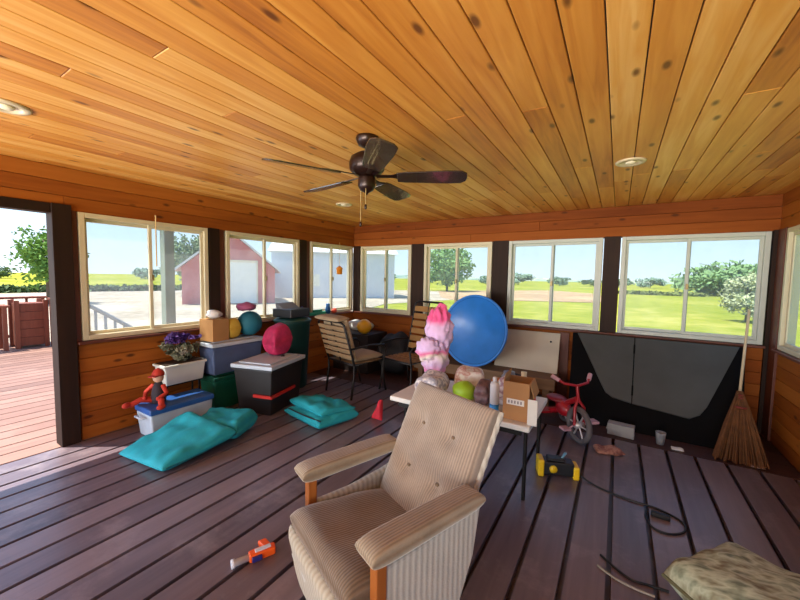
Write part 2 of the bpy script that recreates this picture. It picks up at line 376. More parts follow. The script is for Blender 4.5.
vinyl = mat('window_vinyl', (208, 196, 164), .45, var=.04)
vinyl_w = mat('window_vinyl_bluish', (192, 194, 182), .45, var=.04)
wn = [0]
def window(axis, c, a0, a1, sign, split=.5, vm=vinyl):
    """axis 'x': pane lies across x at y=c ; 'y': at x=c. sign: outward direction"""
    wn[0] += 1; a0, a1 = min(a0, a1), max(a0, a1)
    def bx(q, u0, u1, z0, z1, d0, d1):
        d0, d1 = sorted((c+sign*d0, c+sign*d1))
        if axis == 'x': q.box(u0, u1, d0, d1, z0, z1)
        else: q.box(d0, d1, u0, u1, z0, z1)
    f = MB(); w = .042; z0, z1 = ZS, ZT
    bx(f, a0, a0+w, z0, z1, -.015, .09); bx(f, a1-w, a1, z0, z1, -.015, .09)
    bx(f, a0+w, a1-w, z0, z0+w, -.015, .09); bx(f, a0+w, a1-w, z1-w, z1, -.015, .09)
    fr = struct(f.build('window_%d' % wn[0], vm, bevel=.004))
    mid = a0+(a1-a0)*split
    for (u0, u1, d, nm) in ((a0+w, mid+.02, .045, 'sash'), (mid-.02, a1-w, .015, 'sash')):
        s_ = MB(); sw = .03
        bx(s_, u0, u0+sw, z0+w, z1-w, d, d+.025); bx(s_, u1-sw, u1, z0+w, z1-w, d, d+.025)
        bx(s_, u0+sw, u1-sw, z0+w, z0+w+sw, d, d+.025); bx(s_, u0+sw, u1-sw, z1-w-sw, z1-w, d, d+.025)
        so = s_.build(nm, vm, fr, bevel=.003)
        g = MB(); bx(g, u0+sw, u1-sw, z0+w+sw, z1-w-sw, d+.01, d+.014); g.build('glass_pane', GLASS, so)
    l_ = MB(); bx(l_, mid-.012, mid+.012, (z0+z1)/2-.03, (z0+z1)/2+.03, -.012, .014); l_.build('latch', mat('latch_metal', (150, 130, 90), .4, .6), fr, bevel=.003)
    return fr
for a0, a1 in LW: window('y', XL, a0, a1, -1)
for a0, a1 in BW: window('x', YB, a0, a1, 1, vm=vinyl_w if a0 > -2 else vinyl)
for a0, a1 in RW: window('y', XR, a0, a1, 1)

# ------------------------------------------------------------------ the land outside
GZ = -.6
def ground_mat(name, cols, scale, sc2):
    m = bpy.data.materials.new(name); m.use_nodes = True; t = m.node_tree; N = t.nodes; L = t.links; b_ = N['Principled BSDF']
    tcn = N.new('ShaderNodeTexCoord'); n = N.new('ShaderNodeTexNoise'); n.inputs['Scale'].default_value = scale; n.inputs['Detail'].default_value = 6
    n2 = N.new('ShaderNodeTexNoise'); n2.inputs['Scale'].default_value = sc2; n2.inputs['Detail'].default_value = 4
    L.new(tcn.outputs['Object'], n.inputs['Vector']); L.new(tcn.outputs['Object'], n2.inputs['Vector'])
    a = N.new('ShaderNodeMath'); a.operation = 'MULTIPLY_ADD'; a.inputs[1].default_value = .5; L.new(n2.outputs[0], a.inputs[0])
    h = N.new('ShaderNodeMath'); h.operation = 'MULTIPLY'; h.inputs[1].default_value = .5; L.new(n.outputs[0], h.inputs[0]); L.new(h.outputs[0], a.inputs[2])
    r = N.new('ShaderNodeValToRGB'); el = r.color_ramp.elements; el[0].position = .36; el[0].color = lin(cols[0]); el[1].position = .64; el[1].color = lin(cols[-1])
    for i, c in enumerate(cols[1:-1]): q = el.new(.36+.28*(i+1)/(len(cols)-1)); q.color = lin(c)
    L.new(a.outputs[0], r.inputs[0]); L.new(r.outputs[0], b_.inputs['Base Color']); b_.inputs['Roughness'].default_value = 1; b_.inputs['Specular IOR Level'].default_value = 0
    return m
grass_m = ground_mat('field_grass', [(116, 128, 40), (142, 144, 54), (172, 162, 84)], .06, .9)
gravel_m = ground_mat('yard_gravel', [(150, 136, 118), (172, 158, 140), (190, 178, 160)], .2, 3)
b = MB(); b.box(-400, 300, -60, 500, GZ-.2, GZ)
struct(b.build('ground', grass_m))
b = MB(); poly = [(-46, -30), (-46, 18), (-29, 46), (-21, 50), (-10, 66), (-1, 46), (-2.5, 37), (-6, 36), (-9.5, 34.5), (-13.4, 30.6), (-15, 22), (-10.5, 9), (-5, 2.4), (-4, -30)]
b.prism(poly, GZ, GZ+.02); struct(b.build('ground_yard', gravel_m))
b = MB(); b.prism([(-24, 50), (-17, 62), (-11, 72), (-3, 62), (-1, 48), (-1.4, 37.5), (-5.6, 35.6), (-9.2, 33.8), (-13.6, 31), (-16, 34)], GZ+.02, GZ+.035)
struct(b.build('ground_track', ground_mat('dirt_track', [(150, 120, 92), (172, 142, 112), (186, 160, 124)], .15, 1.4)))
b = MB()
N_ = 60
for i in range(N_+1):
    t = i/N_; x = -420+620*t; hgt = 5+5*noise.noise(Vector((t*7, 1, 0)))+2.5*noise.noise(Vector((t*22, 3, 0))); hgt *= (1-.75*t)
    b.v += [(x, 400-.25*abs(x+100), GZ), (x, 410-.25*abs(x+100), GZ+max(1, hgt)), (x, 440, GZ)]
for i in range(N_): 
    for j in (0, 1): b.f.append([i*3+j, (i+1)*3+j, (i+1)*3+j+1, i*3+j+1]); b.r.append(.5); b.sm.append(True)
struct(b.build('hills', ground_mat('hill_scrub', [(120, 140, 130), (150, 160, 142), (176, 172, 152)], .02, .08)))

def leafy(n, rx, ry, rz, cz, leaf, sd, holes=.35):
    """crown of small leaf blades in clumps"""
    rr = random.Random(sd); q = MB(); cl = []
    for i in range(max(6, n//60)):
        while True:
            d = Vector((rr.uniform(-1, 1), rr.uniform(-1, 1), rr.uniform(-1, 1)))
            if .3 < d.length < 1: break
        cl.append((Vector((d.x*rx*.8, d.y*ry*.8, cz+d.z*rz*.8)), rr.uniform(.25, .45)))
    for i in range(n):
        c, s_ = rr.choice(cl); d = Vector((rr.gauss(0, 1), rr.gauss(0, 1), rr.gauss(0, 1))).normalized()*rr.random()**.4
        p = c+Vector((d.x*rx*s_, d.y*ry*s_, d.z*rz*s_))
        a = Vector((rr.gauss(0, 1), rr.gauss(0, 1), rr.gauss(0, 1))).normalized(); e_ = a.orthogonal().normalized(); l_ = leaf*rr.uniform(.6, 1.4)
        q.add([p-a*l_, p+e_*l_*.5, p+a*l_, p-e_*l_*.5], [(0, 1, 2, 3)], rr.random())
    return q
bark = mat('bark', (96, 80, 64), .9)
def tree(name, label, x, y, h, rx, rz, col, n, leaf, sd, group=None, trunk=.3):
    t = thing(name, label, 'tree' if 'tree' in name else 'shrub', (x, y, GZ), 0, group)
    leafy(n, rx, rx, rz, h-rz, leaf, sd).build('foliage', mat('leaves_%d_%d_%d' % col, col, .8, var=.3, vs=1.5, spec=.2), t)
    q = MB(); r = max(.04, h*.02); q.tube([(0, 0, 0), (.05*h*.2, 0, h*.3), (0, .02*h, h*.6), (-.02*h, 0, h*.85)], [r*1.3, r, r*.7, r*.3], 7)
    for i in range(5):
        a = i*2.4; zz = h*(.35+.1*i); q.tube([(0, 0, zz), (math.cos(a)*rx*.5, math.sin(a)*rx*.5, zz+h*.16)], [r*.5, r*.2], 5)
    q.build('trunk', bark, t); return t
tree('young_tree', 'young airy green tree standing in the yard beyond the deck, seen through the doorway', -30, 7.0, 4.9, 1.9, 1.9, (96, 132, 58), 2600, .13, 1)
tree('poplar_tree', 'tall light green tree beyond the road, seen through the second window of the back wall', -22.5, 50, 7.6, 4.3, 3.4, (128, 160, 96), 2400, .3, 2)
tree('broad_tree', 'wide dark green tree in the field, seen through the large window by the right corner', 14.3, 74, 5.6, 7.0, 2.9, (122, 150, 98), 3600, .42, 3)  # leaf green lightened to put haze into the colour
tree('olive_shrub', 'pale silvery shrub in the field, behind the right pane of the large corner window', 5.9, 25.8, 2.7, 1.1, 1.35, (176, 180, 140), 1800, .11, 4)
tree('yard_tree', 'grey green tree behind the red shed, seen through the first left window', -34, 17.6, 6.0, 2.3, 2.6, (134, 150, 112), 2200, .18, 5)
far = tree('distant_tree', 'small pale green tree in the line along the horizon', -60, 120, 3.9, 5.0, 1.8, (128, 150, 126), 900, .5, 6, 'distant trees along the horizon')
sp = [(-40, 125, .9), (-30, 128, 1.1), (-17, 130, .8), (-8, 133, .75), (0, 130, .8), (8, 128, .9), (17, 126, .9), (27, 128, 1.0), (36, 118, .8),
      (-75, 110, 1.0), (-95, 95, .9), (-110, 70, 1.0), (-120, 50, .9), (-125, 32, 1.1), (-128, 20, 1.0), (42, 110, 1.2), (52, 95, 1.1), (58, 80, 1.0)]
for i, (x, y, s_) in enumerate(sp):
    c = copy_tree(far); c.location = (x, y, GZ); c.scale = (s_, s_, s_*random.uniform(.8, 1.1)); c.rotation_euler.z = i*1.3
# low hedges: nobody could count their twigs
def hedge(label, p0, p1, h, col, sd):
    rr = random.Random(sd); q = MB(); p0 = Vector(p0); p1 = Vector(p1); n = 1500
    for i in range(n):
        p = p0.lerp(p1, rr.random())+Vector((rr.gauss(0, .3), rr.gauss(0, .3), GZ+rr.random()*h*rr.uniform(.6, 1)))
        a = Vector((rr.gauss(0, 1), rr.gauss(0, 1), rr.gauss(0, 1))).normalized(); e_ = a.orthogonal().normalized(); l_ = .28
        q.add([p-a*l_, p+e_*l_*.6, p+a*l_, p-e_*l_*.6], [(0, 1, 2, 3)])
    return tag(q.build('hedge', mat('hedge_%d' % sd, col, .9, var=.3, vs=1)), label, 'hedge', None, 'stuff')
hedge('low dark hedge along the far side of the gravel yard', (-48, 5, 0), (-44, 23, 0), .7, (84, 104, 62), 11)
hedge('low dark brush strip across the field, behind the large corner window', (-1.5, 66, 0), (10.5, 66, 0), .55, (110, 118, 56), 12)

# red shed and pale building
sh = thing('shed', 'red gabled shed with a white door across the gravel yard', 'shed', (-22.8, 14.5, GZ), math.radians(57.4))
red = mat('barn_red', (200, 122, 118), .8, var=.1); wht = mat('barn_white', (240, 236, 226), .6, var=.03)  # shed red paled so the colour itself carries the haze
q = MB(); q.prism([(-2.9, 0), (2.9, 0), (2.9, 2.5), (0, 5.0), (-2.9, 2.5)], -6, 0, Matrix.Rotation(PI/2, 4, 'X')); q.build('walls', red, sh)
q = MB()
for s_ in (-1, 1):
    q.hexa([(0, -.4, 5.0), (s_*3.3, -.4, 2.2), (s_*3.3, 6.3, 2.2), (0, 6.3, 5.0), (0, -.4, 5.15), (s_*3.3, -.4, 2.35), (s_*3.3, 6.3, 2.35), (0, 6.3, 5.15)])
q.build('roof', mat('shed_roof', (216, 214, 210), .5, var=.05), sh)
d = MB(); d.box(-.15, 1.65, -.06, 0, .05, 2.9); dd = d.build('door', wht, sh)
d = MB(); d.box(-.25, -.15, -.09, 0, 0, 3.05); d.box(1.65, 1.75, -.09, 0, 0, 3.05); d.box(-.15, 1.65, -.09, 0, 2.9, 3.05); d.build('door_frame', mat('shed_trim', (228, 214, 186), .6), sh)
pb = thing('metal_building', 'long pale grey metal building behind the shed', 'building', (-22.4, 24.6, GZ), math.radians(43))
q = MB()
for i in range(40): q.box(-5.6+i*.28, -5.6+i*.28+.24, -.03, 0, 0, 4.2, random.random())
q.box(-5.6, 5.6, 0, 7, 0, 4.2); q.build('walls', mat('pale_siding', (216, 218, 222), .6, var=.05), pb)
q = MB(); q.hexa([(-5.9, -.3, 4.2), (5.9, -.3, 4.2), (5.9, 7.3, 4.2), (-5.9, 7.3, 4.2), (-5.9, 3.4, 5.6), (5.9, 3.4, 5.6), (5.9, 3.6, 5.6), (-5.9, 3.6, 5.6)]); q.build('roof', mat('shed_roof', (216, 214, 210)), pb)
q = MB(); q.box(1.0, 2.1, -.06, -.03, 0, 2.1); q.build('door', wht, pb)
q = MB(); q.box(-2.6, -1.4, -.06, -.03, 1.1, 2.2); q.build('window', mat('pale_window', (236, 232, 214), .3), pb)

q = MB(); q.box(-.055, .055, -.055, .055, 0, 2.08); q.box(-.075, .075, -.075, .075, 0, .12); q.box(-.075, .075, -.075, .075, 2.0, 2.08)
tag(q.build('porch_post', mat('post_sage', (138, 146, 124), .7), None, bevel=.006, loc=(-4.62, 2.13, 0)), 'sage green post standing on the deck outside the first left window', 'post')
# deck railing at the far end and the stair rail
rail_m = wood('rail_wood', [(112, 54, 34), (136, 70, 46), (158, 90, 62)], 2, .6, False, .6, .4)
rl = thing('deck_railing', 'red brown wooden railing along the far edge of the sunny deck', 'railing', (-10.3, 0, 0))
ys = [-3.8, -2.2, -.6, .55, 1.5, 2.28]
for y_ in ys:
    q = MB(); q.box(-.05, .05, y_-.05, y_+.05, 0, .92); q.build('post', rail_m, rl, bevel=.005)
q = MB(); q.box(-.09, .09, -3.9, 2.36, .92, .96); q.build('cap_rail', rail_m, rl, bevel=.005)
q = MB(); q.box(-.02, .02, -3.85, 2.3, .14, .2); q.build('bottom_rail', rail_m, rl)
for a, c in zip(ys, ys[1:]):
    y_ = a+.17
    while y_ < c-.1:
        q = MB(); q.box(-.018, .018, y_-.018, y_+.018, .2, .92); q.build('baluster', rail_m, rl); y_ += .2
pl = thing('planter_box', 'red brown wooden planter box on the deck before the corner of the railing', 'planter', (-9.85, 2.0, 0))
q = MB()
for i in range(5): q.box(-.2, .2, -.2, .2, .04+i*.165, .04+i*.165+.16, random.random())
q.build('box_boards', rail_m, pl, bevel=.004)
for sx_ in (-1, 1):
    for sy_ in (-1, 1): q = MB(); q.box(sx_*.2-.035, sx_*.2+.035, sy_*.2-.035, sy_*.2+.035, 0, .92); q.build('corner_post', rail_m, pl, bevel=.004)
bn = thing('side_table', 'red brown wooden side table on the sunny deck, left of the planter box', 'table', (-9.75, 1.25, 0))
q = MB()
for i in range(3): q.box(-.22+i*.15, -.09+i*.15, -.45, .45, .80, .84, random.random())
q.build('top', rail_m, bn, bevel=.004)
for sx_ in (-.18, .18):
    for sy_ in (-.38, .38): q = MB(); q.box(sx_-.03, sx_+.03, sy_-.03, sy_+.03, 0, .80); q.build('leg', rail_m, bn)
r2 = thing('deck_railing', 'short red brown railing right of the planter box, nearest the doorway post', 'railing', (-9.4, 2.29, 0))
for x_ in (-.15, .28): q = MB(); q.box(x_-.05, x_+.05, -.05, .05, 0, .92); q.build('post', rail_m, r2, bevel=.005)
q = MB(); q.box(-.22, .36, -.07, .07, .92, .96); q.build('cap_rail', rail_m, r2, bevel=.005)
for i in range(2): q = MB(); q.box(-.02+i*.14, .02+i*.14, -.018, .018, .2, .92); q.build('baluster', rail_m, r2)
q = MB(); q.box(-.15, .28, -.02, .02, .14, .2); q.build('bottom_rail', rail_m, r2)
grey_wood = wood('grey_wood', [(140, 134, 130), (166, 160, 154), (186, 182, 176)], 1, .8, False, .6, .3)
sr = thing('stair_railing', 'weathered grey stair railing running down from the deck outside the first window', 'railing', (-9.0, 2.36, 0))
q = MB(); q.tube([(0, .1, .98), (0, 1.25, .12)], .045, 6); q.build('handrail', grey_wood, sr)
q = MB(); q.tube([(0, .1, .25), (0, 1.2, -.5)], .03, 6); q.build('bottom_rail', grey_wood, sr)
for i in range(8):
    t = i/7; q = MB(); zt_ = .95-.86*t; q.box(-.02, .02, .1+1.12*t-.02, .1+1.12*t+.02, max(GZ+.02, zt_-.75), zt_); q.build('baluster', grey_wood, sr)
st = MB()
for i in range(3): st.box(.1, 1.5, i*.3, i*.3+.32, GZ+.02, -.02-(i+1)*.15)
tag(st.build('deck_steps', grey_wood, None, loc=(-9.0, 2.42, 0)), 'grey wooden steps from the deck down to the gravel', 'steps')

# ------------------------------------------------------------------ ceiling fan and recessed lights
fan = thing('ceiling_fan', 'dark brown five-blade ceiling fan hanging from the plank ceiling', 'ceiling fan', (-1.37, 1.79, ZC))
bronze = mat('fan_bronze', (44, 26, 20), .3, .5, var=.1); bladem = mat('fan_blade_wood', (52, 40, 32), .22, 0, var=.2, vs=12, spec=.6, coat=.5)
q = MB(); q.lathe([(0, 0), (.07, 0), (.072, -.015), (.055, -.05), (.02, -.065)], 24); q.build('canopy', bronze, fan)
q = MB(); q.lathe([(.014, -.05), (.014, -.10)], 12); q.build('downrod', bronze, fan)
q = MB(); q.lathe([(.02, -.095), (.06, -.1), (.1, -.125), (.112, -.16), (.108, -.2), (.085, -.225), (.05, -.24)], 28); q.build('motor_housing', bronze, fan)
q = MB(); q.lathe([(.05, -.24), (.055, -.25), (.055, -.30), (.04, -.325), (.012, -.34), (.004, -.352)], 20); q.build('switch_housing', bronze, fan)
for i in range(5):
    a = math.radians(27+72*i); M = Matrix.Rotation(a, 4, 'Z') @ Matrix.Translation((0, 0, -.245)) @ Matrix.Rotation(math.radians(-13), 4, 'X')
    q = MB(); pr = [(.19, -.05), (.24, -.06), (.5, -.074), (.585, -.07), (.615, -.045), (.62, 0), (.615, .045), (.585, .07), (.5, .074), (.24, .06), (.19, .05)]
    q.prism(pr, -.004, .004, M); bl = q.build('blade', bladem, fan, bevel=.002)
    q = MB(); q.prism([(.06, -.016), (.16, -.014), (.2, -.035), (.26, -.03), (.29, 0), (.26, .03), (.2, .035), (.16, .014), (.06, .016)], .0045, .010, M); q.build('blade_iron', bronze, bl)
for (dx, dy, ln) in ((-.03, -.02, .20), (.02, -.035, .10)):
    q = MB(); z = -.315
    q.tube([(dx, dy, z), (dx, dy, z-ln)], .0025, 6); ch = q.build('pull_chain', mat('chain_brass', (190, 170, 120), .3, .8), fan)
    q = MB(); q.lathe([(0, z-ln), (.007, z-ln-.006), (.008, z-ln-.03), (0, z-ln-.035)], 10, Matrix.Translation((dx, dy, 0))); q.build('fob', bronze, ch)
ring_m = mat('light_ring', (214, 196, 160), .35, .2, var=.05)
def can_light(x, y, label):
    t = thing('recessed_light', label, 'ceiling light', (x, y, ZC))
    q = MB(); q.lathe([(.062, -.003), (.066, -.012), (.09, -.012), (.097, -.006), (.098, 0)], 28); q.build('trim_ring', ring_m, t)
    q = MB(); q.lathe([(0, -.0015), (.062, -.0015)], 28); q.build('baffle', mat('baffle_dark', (92, 70, 44), .5), t)
    q = MB(); q.ball((0, 0, -.008), .035, .035, .012, 14); q.build('bulb', mat('bulb_frost', (228, 214, 182), .3), t)
can_light(.03, 3.08, 'round recessed ceiling light right of the fan, toward the large corner window')
can_light(-2.78, .52, 'round recessed ceiling light above the doorway side, at the left edge')
can_light(-2.86, 3.29, 'round recessed ceiling light behind the fan, toward the far left corner')

# ------------------------------------------------------------------ striped recliner armchair
CH = thing('armchair', 'worn tan striped velour armchair with buttoned back and wooden arm posts', 'armchair', (-.982, .99, 0), -.377)
vel_seat = stripes('velour_seat', (94, 76, 58), (120, 98, 76), 0, 26)
vel_back = stripes('velour_back', (126, 110, 96), (156, 138, 122), 0, 24)
vel_arm = stripes('velour_arm', (124, 108, 88), (152, 134, 110), 0, 26)
vel_side = stripes('velour_side', (164, 156, 144), (188, 182, 170), 1, 11, mott=.3)  # paler than the back: light falling on the sides is put into the colour
vel_front = stripes('velour_front', (156, 142, 120), (176, 164, 142), 0, 11, mott=.3)  # skirt velour likewise paled, its lit look painted in
oak = wood('arm_post_oak', [(120, 62, 22), (150, 84, 34), (172, 104, 48)], 2, .35, False, .6, .3)
W_ = .285
# base with sloping front skirt
q = MB(); q.prism([(.02, .03), (.44, .03), (.60, .26), (.64, .48), (.55, .52), (.48, .34), (.03, .34), (-.02, .20)], -W_+.012, W_-.012, Matrix(((0, 0, 1, 0), (1, 0, 0, 0), (0, 1, 0, 0), (0, 0, 0, 1))))
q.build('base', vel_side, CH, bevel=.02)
for sx_ in (-1, 1):
    q = MB(); hi = .085 if sx_ > 0 else 0; pf = [(.09, .025), (.40, .025), (.50, .12), (.58, .30), (.62, .46+hi*.7), (.50, .43+hi), (.30, .40+hi), (.09, .395+hi)]
    xa, xb = sorted((sx_*(W_-.01), sx_*(W_+.032)))
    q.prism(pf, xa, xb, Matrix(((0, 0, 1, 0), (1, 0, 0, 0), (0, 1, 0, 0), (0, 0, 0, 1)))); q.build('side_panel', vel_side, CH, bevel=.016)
# front skirt
q = MB(); q.pad([(-W_+.0, .075, .03), (W_-.0, .075, .03), (W_+.01, .02, .33), (-W_-.01, .02, .33)], .065, 14, 8, wr=.006, ws=8); q.build('front_skirt', vel_front, CH)
# seat cushion
q = MB(); q.pad([(-W_+.005, -.03, .30), (W_-.005, -.03, .30), (W_-.02, .50, .235), (-W_+.02, .50, .235)], .145, 20, 7, wr=.010, ws=7, sag=.02); q.build('seat_cushion', vel_seat, CH)
# backrest
bq = [(-W_+.02, .51, .28), (W_-.02, .51, .28), (W_-.01, .80, .87), (-W_+.01, .80, .87)]
q = MB()
def backpad(q, T, btn):
    c = [Vector(p) for p in bq]; nr = (c[1]-c[0]).cross(c[3]-c[0]).normalized(); n = 34; top = []; bot = []
    for j in range(n+1):
        for i in range(n+1):
            u = .5-.5*math.cos(PI*i/n); v = .5-.5*math.cos(PI*j/n)
            P = c[0]*(1-u)*(1-v)+c[1]*u*(1-v)+c[2]*u*v+c[3]*(1-u)*v
            e_ = max(0, 1-abs(2*u-1)**8)**.4*max(0, 1-abs(2*v-1)**8)**.4
            dp = sum(.030*math.exp(-(((u-bu)*.55)**2+((v-bv)*.66)**2)/.0016) for bu, bv in btn)
            w = .006*noise.noise(P*7)
            top.append(P+nr*(T*(.45+.55*e_)+w*e_-dp)); bot.append(P-nr*(.06*e_-.02))
    m = (n+1)**2; fs = []
    for j in range(n):
        for i in range(n):
            a = j*(n+1)+i; fs += [(a, a+1, a+n+2, a+n+1), (m+a+n+1, m+a+n+2, m+a+1, m+a)]
    rg = list(range(n))+[n+j*(n+1) for j in range(n)]+[n*(n+1)+i for i in range(n, 0, -1)]+[j*(n+1) for j in range(n, 0, -1)]
    fs += [(m+a, m+b_, b_, a) for a, b_ in zip(rg, rg[1:]+rg[:1])]
    q.add(top+bot, fs, .5, True); return c, nr
BT = [(.30, .70), (.70, .70), (.30, .36), (.70, .36)]
c, nr = backpad(q, .10, BT); bk = q.build('backrest', vel_back, CH)
for bu, bv in BT:
    P = c[0]*(1-bu)*(1-bv)+c[1]*bu*(1-bv)+c[2]*bu*bv+c[3]*(1-bu)*bv
    q = MB(); p_ = P+nr*.072; q.ball(p_, .014, .014, .010, 12); q.build('button', vel_seat, bk)
# pleated welt down the back's outer edge
for sx_ in (-1, 1):
    q = MB(); pts = [c[0].lerp(c[3], t/24) if sx_ < 0 else c[1].lerp(c[2], t/24) for t in range(25)]
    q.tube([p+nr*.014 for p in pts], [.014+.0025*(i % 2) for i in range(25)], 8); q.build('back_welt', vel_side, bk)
# arms
for sx_ in (-1, 1):
    xa = sx_*.302
    q = MB(); q.pad([(xa-.06, .03, .515), (xa+.06, .03, .515), (xa+.055, .60, .53), (xa-.055, .60, .53)], .072, 20, 9); q.build('arm_pad', vel_arm, CH)
    q = MB(); q.box(xa-.022, xa+.022, .07, .115, .0, .53); q.build('arm_post', oak, CH, bevel=.005)

# ------------------------------------------------------------------ teal cushions
teal = mat('teal_cloth', (24, 154, 166), .75, var=.12, vs=10, bump=.15, bs=60)
t1 = thing('folded_cushion', 'large teal folded cushion lying on the deck in front of the white cooler', 'cushion', (-3.0, 1.5, 0))
q = MB(); q.pad([(-.38, -.34, .0), (.22, -.28, .0), (.24, .30, .06), (-.34, .20, .12)], [.05, .10, .15, .14], 30, 8, wr=.03, ws=8, sd=1); q.build('upper_pad', teal, t1)
q = MB(); q.pad([(-.22, .16, .02), (.215, .31, .02), (.08, .62, .02), (-.40, .42, .02)], [.15, .17, .19, .17], 26, 8, wr=.03, ws=9, sd=4); q.build('folded_pad', teal, t1)
q = MB(); q.tube([(.22, -.27, .05), (.22, 0, .06), (.22, .3, .1)], .008, 6); q.build('piping', mat('teal_dark', (12, 104, 114), .7), t1)
t2 = thing('folded_cushion', 'smaller teal folded cushion on the deck behind the armchair, before the metal patio chair', 'cushion', (-2.6, 2.62, 0))
q = MB(); q.pad([(-.40, -.12, 0), (.24, -.24, 0), (.36, .22, .0), (-.28, .22, .0)], [.09, .12, .12, .10], 26, 8, wr=.028, ws=9, sd=7); q.build('lower_pad', teal, t2)
q = MB(); q.pad([(-.38, -.06, .085), (.2, -.17, .09), (.33, .2, .09), (-.27, .24, .08)], [.10, .10, .08, .09], 26, 7, wr=.03, ws=9, sd=9); q.build('upper_pad', teal, t2)
q = MB(); q.tube([(-.3, -.14, .09), (0, -.2, .1), (.24, -.22, .1)], .007, 6); q.build('strap', mat('strap_black', (24, 26, 28), .6), t2)

# ------------------------------------------------------------------ clutter along the left wall
def tote(name, label, loc, rz, sx_, sy_, h, bodym, lidm, taper=.04, group=None):
    t = thing(name, label, 'storage bin', loc, rz, group); a, b_ = sx_/2, sy_/2; k_ = taper; q = MB()
    q.hexa([(-a+k_, -b_+k_, 0), (a-k_, -b_+k_, 0), (a-k_, b_-k_, 0), (-a+k_, b_-k_, 0), (-a, -b_, h), (a, -b_, h), (a, b_, h), (-a, b_, h)])
    q.build('body', bodym, t, bevel=.015)
    q = MB()
    q.box(-a-.012, a+.012, -b_-.012, b_+.012, h-.055, h-.035); q.build('rim', bodym, t, bevel=.005)
    q = MB(); q.box(-a-.018, a+.018, -b_-.018, b_+.018, h-.03, h+.012); q.box(-a+.04, a-.04, -b_+.04, b_-.04, h+.012, h+.028); q.build('lid', lidm, t, bevel=.01)
    return t
blk = mat('tote_black', (38, 34, 34), .45, var=.1); lidw = mat('lid_pale', (188, 196, 206), .45, var=.06)
tb = tote('storage_bin', 'dark grey storage bin with pale lid and red strap beside the patio chair', (-3.33, 2.585, 0), math.radians(16), .48, .62, .53, blk, lidw)
q = MB(); q.box(.02, .248, -.322, -.3, .20, .23); q.box(.23, .25, -.322, .12, .20, .23); q.build('strap', mat('strap_red', (196, 36, 24), .5), tb)
q = MB(); q.ball((.1, .1, .56), .025, .025, .015, 12); q.build('latch', mat('strap_black', (24, 26, 28)), tb)
tote('storage_bin', 'dark green storage bin at the bottom of the stack by the left wall', (-3.80, 2.42, 0), 0, .30, .60, .36, mat('tote_green', (18, 92, 70), .45), mat('tote_green_lid', (14, 76, 60), .45), .02)
tote('storage_bin', 'slate blue storage bin with pale lid stacked on the green bin', (-3.80, 2.42, .39), 0, .29, .62, .34, mat('tote_blue', (80, 94, 128), .4), lidw, .02)
# things on the blue bin
card = mat('cardboard', (176, 128, 76), .85, var=.08); ylw = mat('yellow_sack', (196, 162, 58), .7, var=.15)
bx_ = thing('cardboard_box', 'tan cardboard box on the slate blue bin under the window', 'box', (-3.79, 2.21, .76), .1)
q = MB(); q.box(-.11, .11, -.1, .1, 0, .24); q.build('carton', card, bx_, bevel=.004)
q = MB(); q.box(-.112, .112, -.012, .012, .24, .2415); q.build('tape', mat('tape', (206, 176, 120), .3), bx_)
q = MB(); q.ball((0, 0, .0), .085, .075, .045, 14, .35, 2); tag(q.build('white_rag', mat('rag_white', (214, 208, 204), .9), None, loc=(-3.79, 2.21, 1.05)), 'crumpled white rag on top of the tan cardboard box', 'rag')
q = MB(); q.pad([(-.1, -.07, 0), (.1, -.07, 0), (.1, .07, 0), (-.1, .07, 0)], .22, 12, 5, wr=.02, ws=9); tag(q.build('yellow_sack', ylw, None, loc=(-3.79, 2.40, .762)), 'yellow sack on the slate blue bin right of the cardboard box', 'sack')
q = MB(); q.ball((0, 0, .145), .14, .145, .145, 24, .04, 3); ro = q.build('round_cushion', mat('teal_round', (18, 98, 118), .7), None, loc=(-3.76, 2.63, .764)); tag(ro, 'round dark teal cushion on the right end of the slate blue bin', 'cushion')
q = MB(); q.ball((0, 0, 0), .12, .11, .05, 16, .3, 5); tag(q.build('purple_hat', mat('mauve_cloth', (150, 74, 108), .85), None, loc=(-3.78, 2.60, 1.11)), 'mauve knitted hat lying on the round teal cushion', 'hat')
q = MB(); q.pad([(-.12, -.13, 0), (.1, -.13, 0), (.10, .13, 0), (-.10, .13, 0)], [.32, .30, .38, .40], 14, 4, wr=.03, ws=8, sd=3); pk = q.build('pink_bag', mat('pink_bag', (172, 30, 78), .75, var=.3, vs=14), None, loc=(-3.36, 2.72, .562)); tag(pk, 'bright pink soft bag on the lid of the dark grey bin', 'bag')
gb = thing('trash_can', 'dark green trash can behind the dark grey bin', 'trash can', (-3.68, 3.22, 0))
q = MB(); q.lathe([(.17, 0), (.18, .02), (.225, .86), (.235, .87), (.235, .9), (.215, .9), (.205, .86), (.16, .05), (0, .05)], 28); q.build('body', mat('can_green', (20, 62, 56), .5), gb)
q = MB(); q.lathe([(.24, .885), (.245, .905), (.2, .93), (0, .945)], 28); q.build('lid', mat('can_green', (20, 62, 56)), gb)
pr_ = thing('printer', 'black printer on the lid of the dark green trash can', 'printer', (-3.68, 3.2, .947), .1)
q = MB(); q.box(-.16, .16, -.18, .18, 0, .11); q.build('body', mat('printer_black', (36, 36, 40), .4), pr_, bevel=.012)
q = MB(); q.hexa([(-.12, -.15, .11), (.0, -.15, .11), (.0, .15, .11), (-.12, .15, .11), (-.14, -.15, .18), (-.12, -.15, .18), (-.12, .15, .18), (-.14, .15, .18)]); q.build('paper_tray', mat('printer_grey', (120, 122, 128), .4), pr_)
